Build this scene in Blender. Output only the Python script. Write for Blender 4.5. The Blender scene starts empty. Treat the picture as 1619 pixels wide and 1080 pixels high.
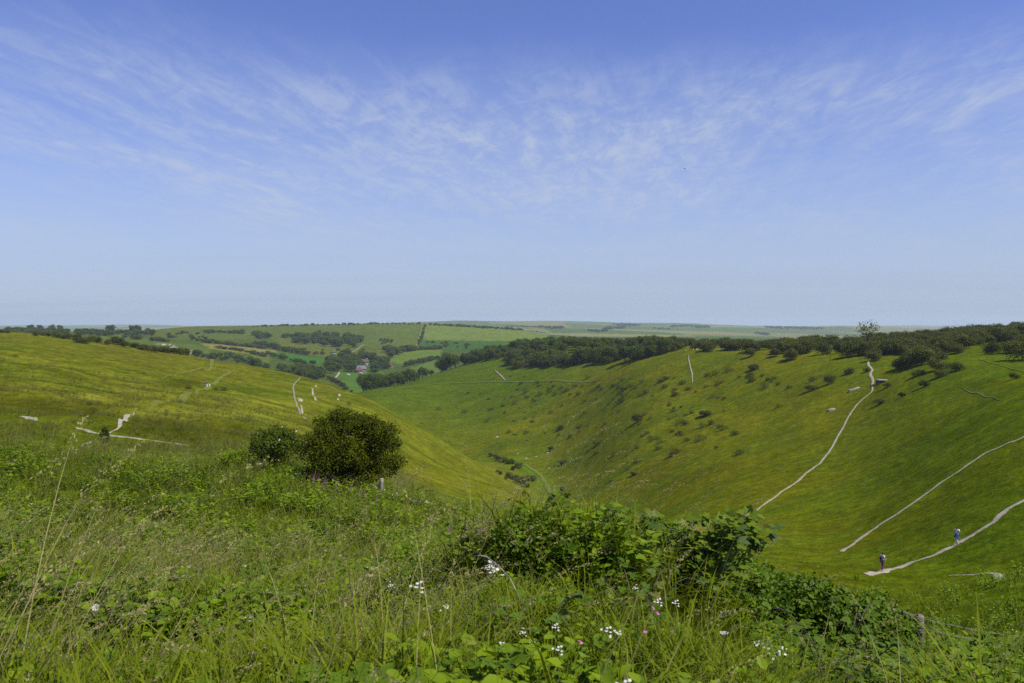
import bpy, math, random
import numpy as np
from mathutils import Vector

# ------------------------------------------------------------------ camera, sky, sun, exposure
SC = bpy.context.scene
COL = SC.collection
F = 28.0 / 36.0 * 1619.0        # focal length of the photograph in its own pixels
H = 506.0                       # eye level row
CX = 809.5
rad = math.radians
camd = bpy.data.cameras.new('camera'); cam = bpy.data.objects.new('camera', camd); COL.objects.link(cam)
camd.lens = 28; camd.sensor_width = 36; camd.clip_start = 0.05; camd.clip_end = 60000
camd.shift_y = -(540.0 - H) / 1619.0
cam.location = (0, 0, 0); cam.rotation_euler = (rad(90), 0, 0)
camd.dof.use_dof = True; camd.dof.focus_distance = 30; camd.dof.aperture_fstop = 6.3
SC.camera = cam

SUN_EL = 56.0
SUN_AZ = 118.0                  # clockwise from the view direction (+Y): to the side and a little behind the viewer
W = bpy.data.worlds.new('World'); SC.world = W; W.use_nodes = True
wn = W.node_tree.nodes; wl = W.node_tree.links; wn.clear()
def WN(t, **k):
    n = wn.new(t)
    for a, b in k.items(): setattr(n, a, b)
    return n
def wmath(op, a, b=None, clamp=False):
    n = WN('ShaderNodeMath', operation=op); n.use_clamp = clamp
    for i, v in enumerate((a, b)):
        if v is None: continue
        if isinstance(v, (int, float)): n.inputs[i].default_value = v
        else: wl.new(v, n.inputs[i])
    return n.outputs[0]
sky = WN('ShaderNodeTexSky', sky_type='NISHITA')
sky.sun_disc = False; sky.sun_elevation = rad(SUN_EL); sky.sun_rotation = rad(SUN_AZ)
sky.altitude = 200; sky.air_density = 1.0; sky.dust_density = 0.7; sky.ozone_density = 3.0
tc = WN('ShaderNodeTexCoord'); sep = WN('ShaderNodeSeparateXYZ'); wl.new(tc.outputs['Generated'], sep.inputs[0])
zz = wmath('MAXIMUM', sep.outputs[2], 0.0)
den = wmath('ADD', zz, 0.05)
px_ = wmath('DIVIDE', sep.outputs[0], den); py_ = wmath('DIVIDE', sep.outputs[1], den)
cmb = WN('ShaderNodeCombineXYZ'); wl.new(px_, cmb.inputs[0]); wl.new(py_, cmb.inputs[1])
MASS = (3.7, 6.6, 0)
def cloud_noise(scale, rot, loc, nscale, detail, rough, dist):
    vr = WN('ShaderNodeVectorRotate', rotation_type='Z_AXIS'); vr.inputs['Angle'].default_value = rad(rot); wl.new(cmb.outputs[0], vr.inputs[0])
    mp = WN('ShaderNodeMapping'); mp.inputs['Scale'].default_value = scale; mp.inputs['Location'].default_value = loc
    wl.new(vr.outputs[0], mp.inputs[0])
    n = WN('ShaderNodeTexNoise'); n.inputs['Scale'].default_value = nscale; n.inputs['Detail'].default_value = detail
    n.inputs['Roughness'].default_value = rough; n.inputs['Distortion'].default_value = dist
    wl.new(mp.outputs[0], n.inputs[0]); return n.outputs[0]
def wramp(v, a, b):
    n = WN('ShaderNodeMapRange'); n.interpolation_type = 'SMOOTHSTEP'
    n.inputs['From Min'].default_value = a; n.inputs['From Max'].default_value = b
    wl.new(v, n.inputs[0]); return n.outputs[0]
fibre = cloud_noise((2.4, 0.60, 1), 10, (3.1, 1.7, 0), 2.4, 9, 0.68, 0.55)
fibre2 = cloud_noise((2.6, 1.2, 1), -16, (9.1, 4.7, 0), 3.0, 8, 0.66, 1.0)
mass = cloud_noise((0.5, 0.34, 1), 18, MASS, 1.0, 4, 0.55, 0.5)
m = wmath('ADD', wmath('MULTIPLY', wramp(mass, 0.36, 0.60), 0.62), 0.38)
fib = wramp(wmath('ADD', wmath('MULTIPLY', fibre, 0.6), wmath('MULTIPLY', fibre2, 0.4)), 0.40, 0.66)
band = wmath('MULTIPLY', wramp(zz, 0.04, 0.14), wmath('SUBTRACT', 1.0, wramp(wmath('ADD', zz, wmath('MULTIPLY', wmath('SUBTRACT', mass, 0.5), 0.25)), 0.235, 0.375)))
body = wmath('MULTIPLY', m, wmath('ADD', wmath('MULTIPLY', fib, 0.66), 0.34))
cov = wmath('MULTIPLY', wmath('MULTIPLY', body, band), 0.86, True)
veil = wmath('MULTIPLY', wmath('SUBTRACT', 1.0, wramp(zz, -0.02, 0.27)), 0.88)       # thin high veil that thickens towards the horizon
strat = cloud_noise((0.05, 0.5, 1), 0, (0.4, 7.7, 0), 1.1, 5, 0.6, 0.3)
lowv = wmath('MULTIPLY', wmath('SUBTRACT', 1.0, wramp(zz, 0.02, 0.12)), wmath('MULTIPLY', wramp(strat, 0.42, 0.66), 0.22))
tint = WN('ShaderNodeMix', data_type='RGBA', blend_type='MULTIPLY'); tint.inputs[0].default_value = 1.0
SKY_TINT = (1.0, 1.0, 1.50, 1)
wl.new(sky.outputs[0], tint.inputs[6]); tint.inputs[7].default_value = SKY_TINT
def wmix(fac, a, colour):
    n = WN('ShaderNodeMix', data_type='RGBA'); wl.new(fac, n.inputs[0]); wl.new(a, n.inputs[6]); n.inputs[7].default_value = colour; return n.outputs[2]
c1 = wmix(veil, tint.outputs[2], (4.3, 5.4, 6.9, 1))
c2 = wmix(cov, c1, (4.9, 5.7, 7.3, 1))
c3 = wmix(lowv, c2, (3.7, 4.4, 5.9, 1))
bg = WN('ShaderNodeBackground'); bg.inputs[1].default_value = 0.10; wl.new(c3, bg.inputs[0])
wo = WN('ShaderNodeOutputWorld'); wl.new(bg.outputs[0], wo.inputs[0])

sund = bpy.data.lights.new('sun', 'SUN'); sun = bpy.data.objects.new('sun', sund); COL.objects.link(sun)
sund.energy = 4.8; sund.angle = rad(0.53); sund.color = (1.0, 0.95, 0.86)
sdir = Vector((math.sin(rad(SUN_AZ)) * math.cos(rad(SUN_EL)), math.cos(rad(SUN_AZ)) * math.cos(rad(SUN_EL)), math.sin(rad(SUN_EL))))
sun.rotation_euler = sdir.to_track_quat('Z', 'Y').to_euler(); sun.location = (60, -40, 90)
SC.view_settings.view_transform = 'Standard'; SC.view_settings.look = 'None'
SC.view_settings.exposure = 0.0; SC.view_settings.gamma = 1.0; SC.view_settings.use_curve_mapping = False
SC.render.engine = 'CYCLES'
cy = SC.cycles
cy.use_denoising = False; cy.max_bounces = 5; cy.diffuse_bounces = 1; cy.glossy_bounces = 2; cy.transmission_bounces = 3; cy.transparent_max_bounces = 4; cy.volume_bounces = 1
cy.use_adaptive_sampling = True; cy.adaptive_threshold = 0.006; cy.caustics_reflective = False; cy.caustics_refractive = False
cy.volume_step_rate = 10

# ------------------------------------------------------------------ helpers
RNG = np.random.default_rng(7)
random.seed(7)
def hash2(ix, iy, seed):
    h = (ix.astype(np.int64) * 374761393 + iy.astype(np.int64) * 668265263 + seed * 1442695041) & 0xffffffff
    h = ((h ^ (h >> 13)) * 1274126177) & 0xffffffff
    h = (h ^ (h >> 16)) & 0xffffffff
    return h.astype(np.float64) / 4294967295.0
def vnoise(x, y, seed=0):
    x = np.asarray(x, float); y = np.asarray(y, float)
    ix = np.floor(x); iy = np.floor(y); fx = x - ix; fy = y - iy
    fx = fx * fx * (3 - 2 * fx); fy = fy * fy * (3 - 2 * fy)
    a = hash2(ix, iy, seed); b = hash2(ix + 1, iy, seed); c = hash2(ix, iy + 1, seed); d = hash2(ix + 1, iy + 1, seed)
    return (a * (1 - fx) + b * fx) * (1 - fy) + (c * (1 - fx) + d * fx) * fy
def fbm(x, y, seed=0, o=4):
    s = 0; a = 0.5; t = 0
    for i in range(o):
        s = s + a * vnoise(x * 2 ** i, y * 2 ** i, seed + i * 17); t += a; a *= 0.55
    return s / t
def sstep(a, b, x):
    t = np.clip((x - a) / (b - a), 0, 1); return t * t * (3 - 2 * t)
def mesh_np(name, V, quads=None, tris=None):
    V = np.asarray(V, np.float32).reshape(-1, 3); me = bpy.data.meshes.new(name)
    q = np.zeros((0, 4), np.int32) if quads is None else np.asarray(quads, np.int32).reshape(-1, 4)
    t = np.zeros((0, 3), np.int32) if tris is None else np.asarray(tris, np.int32).reshape(-1, 3)
    me.vertices.add(len(V)); me.vertices.foreach_set('co', V.ravel())
    nl = q.size + t.size; me.loops.add(nl); me.loops.foreach_set('vertex_index', np.concatenate([q.ravel(), t.ravel()]))
    npoly = len(q) + len(t); me.polygons.add(npoly)
    st = np.concatenate([np.arange(len(q)) * 4, q.size + np.arange(len(t)) * 3]).astype(np.int32)
    me.polygons.foreach_set('loop_start', st)
    me.update(calc_edges=True); me.validate(); return me
def smooth(me):
    me.polygons.foreach_set('use_smooth', np.ones(len(me.polygons), bool)); return me
def link(name, me, parent=None, loc=None, mat=None):
    o = bpy.data.objects.new(name, me); COL.objects.link(o)
    if parent is not None: o.parent = parent
    if loc is not None: o.location = loc
    if mat is not None and me is not None:
        me.materials.clear(); me.materials.append(mat)
    return o
def tag(o, label, cat, group=None, kind=None):
    o['label'] = label; o['category'] = cat
    if group: o['group'] = group
    if kind: o['kind'] = kind
    return o

# ------------------------------------------------------------------ node materials
def new_mat(name):
    m = bpy.data.materials.new(name); m.use_nodes = True; nt = m.node_tree; nt.nodes.clear(); return m, nt
class NB:
    def __init__(s, nt): s.nt = nt
    def n(s, t, ins=None, **k):
        nd = s.nt.nodes.new(t)
        for a, b in k.items(): setattr(nd, a, b)
        for i, v in (ins or {}).items():
            if hasattr(v, 'is_linked') or isinstance(v, bpy.types.NodeSocket): s.nt.links.new(v, nd.inputs[i])
            else: nd.inputs[i].default_value = v
        return nd
    def noise(s, vec, scale, detail=4, rough=0.55, dist=0.0):
        return s.n('ShaderNodeTexNoise', {'Vector': vec, 'Scale': scale, 'Detail': detail, 'Roughness': rough, 'Distortion': dist}).outputs[0]
    def ramp(s, v, a, b, lo=0.0, hi=1.0):
        return s.n('ShaderNodeMapRange', {0: v, 1: a, 2: b, 3: lo, 4: hi}).outputs[0]
    def mix(s, f, a, b, blend='MIX'):
        nd = s.nt.nodes.new('ShaderNodeMix'); nd.data_type = 'RGBA'; nd.blend_type = blend
        for i, v in ((0, f), (6, a), (7, b)):
            if isinstance(v, bpy.types.NodeSocket): s.nt.links.new(v, nd.inputs[i])
            else: nd.inputs[i].default_value = v if i == 0 or len(v) == 4 else (*v, 1)
        return nd.outputs[2]
    def math(s, op, a, b):
        return s.n('ShaderNodeMath', {0: a, 1: b}, operation=op).outputs[0]
    def out(s, sh): s.n('ShaderNodeOutputMaterial', {0: sh})
def plain(name, c, rough=0.8, var=0.25, scale=6.0, bump=0.0):
    m, nt = new_mat(name); b = NB(nt); co = b.n('ShaderNodeTexCoord').outputs['Object']
    n = b.noise(co, scale, 5, 0.6)
    v = b.ramp(n, 0.3, 0.7, 1 - var, 1 + var)
    col = b.mix(1.0, c, b.n('ShaderNodeCombineColor', {0: v, 1: v, 2: v}).outputs[0], 'MULTIPLY')
    p = b.n('ShaderNodeBsdfPrincipled', {'Base Color': col, 'Roughness': rough})
    if bump:
        nt.links.new(b.n('ShaderNodeBump', {'Height': n, 'Strength': bump, 'Distance': 0.05}).outputs[0], p.inputs['Normal'])
    b.out(p.outputs[0]); return m
def leaf_mat(name, c_dark, c_light, trans=0.35, per_obj=0.5, nscale=3.0, gloss=0.05, tcol=None, world=False):
    """foliage: two leaf colours mixed by clump noise and by the individual, some light passing through"""
    m, nt = new_mat(name); b = NB(nt)
    co = b.n('ShaderNodeNewGeometry').outputs['Position'] if world else b.n('ShaderNodeTexCoord').outputs['Object']
    n = b.ramp(b.noise(co, nscale, 3, 0.6), 0.3, 0.7)
    r = b.n('ShaderNodeObjectInfo').outputs['Random']
    f = b.math('ADD', b.math('MULTIPLY', n, 1 - per_obj), b.math('MULTIPLY', r, per_obj))
    isl = b.n('ShaderNodeNewGeometry').outputs['Random Per Island']
    f = b.math('ADD', b.math('MULTIPLY', f, 0.7), b.math('MULTIPLY', isl, 0.3))
    col = b.mix(f, c_dark, c_light)
    d = b.n('ShaderNodeBsdfPrincipled', {'Base Color': col, 'Roughness': 0.55, 'Specular IOR Level': gloss * 2})
    t = b.n('ShaderNodeBsdfTranslucent', {'Color': b.mix(1.0, col, tcol or (1.15, 1.2, 0.5), 'MULTIPLY')})
    ms = b.n('ShaderNodeMixShader', {0: trans, 1: d.outputs[0], 2: t.outputs[0]}); b.out(ms.outputs[0]); return m

# ------------------------------------------------------------------ the terrain: one height sheet, z = f(column, distance)
# profiles along view columns: (distance m, ('r', row) or height m)
R = lambda d, row: (d, -(row - H) / F * d)
PROF = {
 -300: [(1,-1.6),(5,-2.0),(12,-3.2),(30,-5.4),(70,-8.4),(120,-8.2),R(200,557),R(400,522),(550,-6),(900,-25),R(1200,524),(1600,-30),(3000,-60),(7000,-70)],
 0: [(1,-1.6),(3,-1.95),(6,-2.6),(12,-3.9),(25,-6.2),R(45,712),R(70,672),R(88,650),R(130,604),R(200,566),R(300,541),R(400,527),(520,-9),(800,-28),R(1100,532),R(1300,524),(1700,-35),(3000,-70),(7000,-80)],
 150: [(1,-1.6),(3,-1.95),(6,-2.7),(12,-4.2),(25,-6.7),R(45,725),R(68,690),R(82,666),R(130,624),R(200,590),R(300,558),R(400,541),R(440,537.5),(560,-18),(800,-42),(1000,-36),R(1250,528),R(1330,525),(1700,-40),(3000,-65)],
 290: [(1,-1.6),(3,-1.95),(6,-2.7),(12,-4.3),(25,-6.9),R(45,735),R(68,703),R(100,668),R(140,640),R(207,613),R(300,583),R(400,562),R(430,558.5),(560,-32),(750,-52),R(900,562),R(1000,552),R(1100,543),R(1300,532),R(1600,521),R(1900,516.5),(2100,-19),(3000,-60),(7000,-70)],
 420: [(1,-1.6),(3,-1.95),(6,-2.7),(12,-4.3),(25,-6.7),R(42,730),R(60,712),R(100,680),R(180,645),R(280,610),R(360,590),R(390,583),(500,-42),(700,-62),R(850,592),R(1000,575),R(1150,562),R(1350,545),R(1600,530),R(2000,516),(2200,-18),(3000,-60)],
 500: [(1,-1.6),(3,-1.95),(6,-2.7),(12,-4.2),(25,-6.5),R(40,772),R(60,737),R(100,705),R(180,670),R(280,630),R(350,607),R(380,600.5),(500,-52),(700,-68),R(850,600),R(1000,585),R(1150,568),R(1350,548),R(1600,533),R(2050,513.5),(2250,-14),(3000,-60),(7000,-60)],
 600: [(1,-1.6),(3,-1.95),(6,-2.7),(12,-4.2),(25,-6.6),R(40,788),R(60,765),R(100,742),R(180,700),R(280,657),R(330,642),R(360,638),(430,-60),(520,-64),R(600,624),R(680,614),(760,-70),R(850,608),R(950,598),R(1050,590),R(1150,575),R(1350,552),R(1600,535),R(2050,512),(2300,-14),(3200,-60)],
 700: [(1,-1.6),(3,-1.9),(6,-2.35),(9,-2.85),(12,-3.7),(20,-6.0),R(35,818),R(70,795),R(120,780),R(180,760),R(250,735),R(310,705),R(335,696),(410,-75),R(480,690),R(540,655),R(620,620),R(700,592),R(760,588),(900,-64),R(1000,588),R(1150,573),R(1350,553),R(1600,538),R(2000,516),R(2200,512.5),(2500,-17),(3500,-55),R(5000,511)],
 800: [(1,-1.6),(3,-1.9),(6,-2.2),(8,-2.5),(12,-4.2),(20,-6.6),R(40,827),R(80,808),R(150,788),R(220,776),R(280,768),R(310,763),R(350,748),R(395,728),R(440,700),R(500,660),R(560,625),R(620,595),R(680,578),R(760,558),R(850,550),(1000,-55),(1300,-47),R(1700,532),R(2250,520.5),(2600,-37),(3500,-60),R(5000,509.5),R(6000,511),(9000,-60)],
 880: [(1,-1.6),(3,-1.9),(6,-2.2),(8,-2.5),(12,-4.4),(20,-7.0),R(50,850),R(100,838),R(180,830),R(230,817),R(270,800),R(310,780),R(350,755),R(400,712),R(450,675),R(500,635),R(540,603),R(575,588),R(620,573),R(700,550),R(780,545),(1000,-48),(1500,-57),(2500,-50),R(3500,523),R(5000,514),R(6500,510.5),(9000,-60)],
 1000: [(1,-1.6),(3,-1.9),(6,-2.25),(9,-2.85),(12,-4.4),(20,-7.0),R(50,860),R(100,850),R(160,837),R(210,815),R(250,775),R(300,715),R(350,670),R(400,630),R(440,598),R(480,577),R(540,564),R(620,548),R(700,544),(1000,-42),(1500,-57),(2500,-57),R(3500,525),R(5000,517),R(7000,512.5),(10000,-80)],
 1100: [(1,-1.6),(3,-1.95),(6,-2.5),(10,-3.5),(14,-5.2),(20,-7.2),(50,-15.8),R(90,865),R(130,842),R(180,790),R(230,740),R(290,685),R(340,640),R(380,602),R(410,573),R(430,560),R(480,552),R(560,546),(700,-23),(1000,-42),(1500,-57),(2500,-57),R(3500,526),R(5000,518),R(7500,514),(10000,-80)],
 1200: [(1,-1.6),(3,-1.95),(6,-2.9),(10,-4.2),(14,-5.6),(20,-7.5),(50,-15.7),R(80,882),R(100,866),R(120,835),R(160,780),R(210,725),R(270,670),R(320,620),R(360,582),R(385,560),R(430,552),R(520,547),(700,-24),(1000,-42),(2000,-62),R(3500,528),R(5000,519),R(8000,515),(12000,-120)],
 1340: [(1,-1.6),(3,-1.95),(6,-3.0),(10,-4.5),(14,-5.9),(20,-7.9),(40,-14),R(60,907),R(80,890),R(95,868),R(115,830),R(150,765),R(190,710),R(240,650),R(280,600),R(300,580),R(320,569),R(360,557),R(450,544),(560,-16),(700,-16),(1000,-34),(2000,-62),R(5000,523),R(9000,517)],
 1480: [(1,-1.6),(3,-1.95),(6,-3.1),(10,-4.7),(14,-6.1),(20,-7.9),(40,-13.8),R(60,915),R(70,880),R(85,835),R(110,770),R(140,715),R(180,655),R(215,610),R(240,585),R(260,575),R(300,560),R(400,538),R(480,532),(700,-14),(1000,-27),(2000,-62),(6000,-80)],
 1619: [(1,-1.6),(3,-1.95),(6,-3.1),(10,-4.7),(14,-6.0),(20,-7.7),(40,-13.0),R(54,908),R(65,850),R(80,790),R(100,720),R(110,692),R(140,640),R(180,600),R(215,577),R(250,562),R(330,540),R(450,525),(700,-10),(1000,-22),(2000,-62),(6000,-80)],
 1900: [(1,-1.6),(3,-1.95),(6,-3.1),(10,-4.9),(14,-6.2),(20,-7.8),(40,-11),(60,-12.5),(80,-12.5),(110,-11),(150,-10),(250,-7),(500,-4),(1000,-20),(2000,-62),(6000,-80)],
}
KU = 2.2
cp = []
for px, pts in PROF.items():
    for d, z in pts + [(14000, -100), (0.5, -1.58)]:
        cp.append(((px - CX) / F * KU, math.log(d), -z / (d + 4.0)))
cp = np.array(cp)
def tps(r2): return 0.5 * r2 * np.log(r2 + 1e-12)
N = len(cp)
dx = cp[:, None, 0] - cp[None, :, 0]; dy = cp[:, None, 1] - cp[None, :, 1]
A = np.zeros((N + 3, N + 3)); A[:N, :N] = tps(dx * dx + dy * dy) + np.eye(N) * 2e-4
A[:N, N] = 1; A[:N, N + 1] = cp[:, 0]; A[:N, N + 2] = cp[:, 1]; A[N:, :N] = A[:N, N:].T
rhs = np.zeros(N + 3); rhs[:N] = cp[:, 2]
WT = np.linalg.solve(A, rhs)
def rbf(u, s):
    u = np.clip(u, (-300 - CX) / F, (1900 - CX) / F) * KU
    out = np.empty(u.shape); uf = u.ravel(); sf = s.ravel(); of = out.ravel()
    for i in range(0, len(uf), 8192):
        a = uf[i:i + 8192, None] - cp[None, :, 0]; b = sf[i:i + 8192, None] - cp[None, :, 1]
        r2 = (a * a + b * b).astype(np.float32)
        of[i:i + 8192] = (0.5 * r2 * np.log(r2 + 1e-12)) @ WT[:N].astype(np.float32) + WT[N] + WT[N + 1] * uf[i:i + 8192] + WT[N + 2] * sf[i:i + 8192]
    return of.reshape(u.shape)
# coarse solve, then fine sheet
UMAX = 1.45
cu = np.linspace(-UMAX, UMAX, 330); cs = np.linspace(math.log(0.5), math.log(14000), 380)
GU, GS = np.meshgrid(cu, cs)
CW = rbf(GU, GS)
def cubic(grid, fi, axis):
    i = np.clip(np.floor(fi).astype(int), 1, grid.shape[axis] - 3); t = fi - i
    t = t[:, None] if axis == 0 else t[None, :]
    g = lambda k: np.take(grid, i + k, axis=axis)
    a, b, c, d = g(-1), g(0), g(1), g(2)
    return b + 0.5 * t * (c - a + t * (2 * a - 5 * b + 4 * c - d + t * (3 * (b - c) + d - a)))
fr = np.linspace(-0.70, 0.70, 901)
side = np.linspace(0.70, UMAX * 0.985, 50)[1:]
fu = np.concatenate([-side[::-1], fr, side]); fs = np.linspace(math.log(0.55), math.log(13500), 760)
FW = cubic(cubic(CW, (fs - cs[0]) / (cs[1] - cs[0]), 0), (fu - cu[0]) / (cu[1] - cu[0]), 1)
FY = np.exp(fs)[:, None] * np.ones_like(FW); FX = fu[None, :] * FY
FZ = -FW * (FY + 4.0)
# hummocks, tussocks and sheep terraces
rel = (fbm(FX / 1.5, FY / 1.5, 3, 3) - 0.5) * 0.42 * sstep(2, 9, FY) * (1 - sstep(60, 120, FY))
rel += (fbm(FX / 9, FY / 9, 5, 4) - 0.5) * 1.0 * sstep(18, 60, FY) * (1 - sstep(420, 800, FY))
rel += (fbm(FX / 42, FY / 42, 8, 3) - 0.5) * 2.6 * sstep(60, 160, FY) * (1 - sstep(300, 700, FY))
rel += (fbm(FX / 160, FY / 160, 12, 4) - 0.5) * 8 * sstep(800, 1500, FY)
rel += (fbm(FX / 1300, FY / 1000, 15, 3) - 0.5) * 62 * sstep(2700, 4200, FY)
lefty = 1 - sstep(560, 700, CX + F * FX / FY)
rel += (fbm(FX / 17 + 5, FY / 8, 14, 3) - 0.5) * 2.4 * sstep(55, 80, FY) * (1 - sstep(190, 300, FY)) * lefty
FZ = FZ + rel
def height(x, y):
    x = np.asarray(x, float); y = np.maximum(np.asarray(y, float), 0.6)
    s = np.log(y); u = np.clip(x / y, fu[0], fu[-1])
    j = np.clip(np.searchsorted(fu, u) - 1, 0, len(fu) - 2); tu = (u - fu[j]) / (fu[j + 1] - fu[j])
    fi = np.clip((s - fs[0]) / (fs[1] - fs[0]), 0, len(fs) - 1.001); i = fi.astype(int); ts = fi - i
    return (FZ[i, j] * (1 - tu) + FZ[i, j + 1] * tu) * (1 - ts) + (FZ[i + 1, j] * (1 - tu) + FZ[i + 1, j + 1] * tu) * ts
YS = np.exp(np.linspace(math.log(2.0), math.log(13000), 3000))
def ground_at(px, row, dmin=2.0, dmax=13000):
    """first place on the terrain seen along the ray of a photograph pixel"""
    u = (px - CX) / F; ys = YS[(YS >= dmin) & (YS <= dmax)]
    r = H - F * height(u * ys, ys) / ys
    k = np.argmax(r <= row) if (r <= row).any() else int(np.argmin(r))
    y = ys[k]
    if k > 0 and r[k] <= row < r[k - 1]:
        t = (r[k - 1] - row) / (r[k - 1] - r[k]); y = ys[k - 1] + t * (ys[k] - ys[k - 1])
    return np.array([u * y, y, float(height(u * y, y))])
def on_column(px, d):
    x = (px - CX) / F * d; return np.array([x, d, float(height(x, d))])
def pix(x, y, z): return CX + F * x / y, H - F * z / y
# ------------------------------------------------------------------ ground sheet and its colours
FPX = CX + F * FX / FY; FROW = H - F * FZ / FY
def poly_mask(poly, px, row):
    inside = np.zeros(px.shape, bool); n = len(poly); j = n - 1
    for i in range(n):
        xi, yi = poly[i]; xj, yj = poly[j]
        c = ((yi > row) != (yj > row)) & (px < (xj - xi) * (row - yi) / ((yj - yi) or 1e-9) + xi)
        inside ^= c; j = i
    return inside
VL = np.array([(1, 880), (60, 930), (120, 925), (200, 905), (270, 887), (310, 874), (350, 850), (395, 800), (440, 715), (500, 620), (700, 560), (1000, 540), (14000, 540)], float)
vline = np.interp(FY, VL[:, 0], VL[:, 1])
def C3(*c): return np.array(c)[None, None, :]
def blend(base, col, m): return base * (1 - m[..., None]) + col * m[..., None]
nA = fbm(FX / 26, FY / 26, 21, 4); nB = fbm(FX / 70, FY / 9, 22, 4); nC = fbm(FX / 5, FY / 5, 23, 3); nD = fbm(FX / 110, FY / 110, 24, 3)
nE = fbm((FX + 0.6 * FY) / 60, (FY - 0.6 * FX) / 7, 26, 4)
left = sstep(0, 40, vline - FPX)
tone = np.ones(FX.shape + (3,)) * C3(0.094, 0.116, 0.020)
# right-hand slope of the valley: olive turf, greener where it is near and towards its foot
tone = blend(tone, C3(0.116, 0.122, 0.016), sstep(0.40, 0.62, nA) * 0.8)
tone = blend(tone, C3(0.050, 0.090, 0.016), sstep(0.52, 0.70, nD) * 0.3)
tone = blend(tone, C3(0.060, 0.098, 0.014), sstep(1250, 1560, FPX) * (1 - left) * 0.6)
tone = blend(tone, C3(0.062, 0.105, 0.016), sstep(0.50, 0.68, nE) * (1 - left) * 0.45)
tone = blend(tone, C3(0.055, 0.100, 0.016), sstep(470, 620, FY) * (1 - sstep(760, 900, FY)) * (1 - left) * 0.65)
# left-hand slope: hay-coloured long grass with greener hollows
L = blend(np.ones_like(tone) * C3(0.115, 0.125, 0.026), C3(0.165, 0.145, 0.050), sstep(0.42, 0.62, nB) * 0.85)
L = blend(L, C3(0.060, 0.092, 0.018), sstep(0.46, 0.62, nA) * 0.8)
L = blend(L, C3(0.085, 0.080, 0.022), sstep(0.52, 0.64, fbm(FX / 30 + 7, FY / 14, 29, 4)) * 0.6)
L = blend(L, C3(0.200, 0.195, 0.070), sstep(0.55, 0.68, fbm(FX / 22 + 3, FY / 7 + 4, 30, 4)) * 0.7)
L = blend(L, C3(0.080, 0.115, 0.022), (1 - sstep(45, 110, FY)) * 0.75)
L = blend(L, C3(0.150, 0.130, 0.046), sstep(210, 330, FY) * (1 - sstep(350, 520, FPX)) * 0.55)
L = blend(L, C3(0.175, 0.165, 0.030), sstep(560, 700, FPX) * sstep(90, 160, FY) * 0.6)
L = blend(L, C3(0.088, 0.110, 0.024), np.full(FX.shape, 0.35)) * (0.66 + 0.68 * fbm(FX / 2.6, FY / 1.6, 33, 3))[..., None] * C3(0.88, 0.945, 1.08)
tone = blend(tone, L, left * (1 - sstep(520, 640, FY)))
# dark banks of long grass
for bx, br, bw, bh in ((60, 640, 120, 16), (120, 648, 90, 14), (260, 672, 110, 14), (330, 690, 95, 12), (285, 606, 38, 6)):
    tone = blend(tone, C3(0.050, 0.056, 0.014), np.exp(-(np.abs((FPX - bx) / bw) ** 3) - np.abs((FROW - br) / bh) ** 3) * left * sstep(45, 60, FY) * 0.8)
for bx, br, bw, bh in ((160, 625, 70, 13), (240, 648, 60, 8), (420, 640, 80, 12), (60, 610, 60, 8), (330, 655, 90, 7)):      # paler seeding grass
    tone = blend(tone, C3(0.185, 0.195, 0.075), np.exp(-((FPX - bx) / bw) ** 2 - ((FROW - br) / bh) ** 2) * left * sstep(45, 60, FY) * 0.75 * sstep(0.3, 0.6, nB))
# valley floor turf
fl = np.exp(-((FPX - vline - 6) / 11) ** 2) * sstep(150, 230, FY) * (1 - sstep(395, 430, FY))
tone = blend(tone, C3(0.075, 0.150, 0.030), fl * 0.9)
fl2 = np.exp(-((FPX - vline + 28) / 24) ** 2) * sstep(230, 280, FY) * (1 - sstep(380, 430, FY))
tone = blend(tone, C3(0.10, 0.13, 0.035), fl2 * 0.6)
# wood floor along the crest
far_ = sstep(820, 950, FY)
tone = blend(tone, C3(0.075, 0.105, 0.028), far_ * np.ones_like(FX))
# fields of the far hills
def field(poly, col, d0=800, d1=3200):
    global tone
    m = poly_mask(poly, FPX, FROW) & (FY > d0) & (FY < d1)
    tone[m] = np.array(col) * (0.92 + 0.16 * fbm(FX[m] / 60, FY[m] / 60, 31, 3))[:, None]
field([(230, 516), (480, 512), (672, 508), (668, 540), (655, 552), (610, 556), (560, 545), (470, 545), (420, 535), (330, 538), (240, 535)], (0.100, 0.125, 0.032))
field([(600, 506), (672, 506), (666, 530), (655, 546), (622, 548), (590, 540)], (0.105, 0.135, 0.030))
field([(674, 507), (760, 512), (870, 526), (860, 540), (700, 538), (669, 537)], (0.150, 0.190, 0.050))
field([(668, 538), (700, 539), (900, 541), (900, 560), (740, 556), (660, 551)], (0.055, 0.115, 0.030))
field([(430, 556), (470, 562), (528, 570), (530, 575), (470, 573), (428, 565)], (0.050, 0.160, 0.030))
field([(318, 543), (385, 547), (440, 555), (425, 562), (380, 558), (330, 551)], (0.220, 0.190, 0.085))
field([(395, 557), (428, 563), (425, 574), (398, 568)], (0.110, 0.140, 0.040))
field([(612, 573), (618, 562), (650, 553), (700, 551), (694, 566), (660, 575)], (0.125, 0.175, 0.042))
field([(640, 585), (690, 569), (720, 570), (690, 590), (655, 600)], (0.115, 0.165, 0.040))
field([(530, 590), (605, 588), (615, 598), (600, 615), (570, 622), (540, 612)], (0.080, 0.145, 0.036), 750)
field([(160, 524), (260, 540), (330, 548), (330, 570), (240, 552), (150, 536)], (0.100, 0.135, 0.032), 600)
field([(440, 535), (575, 552), (640, 556), (600, 568), (520, 566), (440, 552)], (0.115, 0.130, 0.032))
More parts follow.
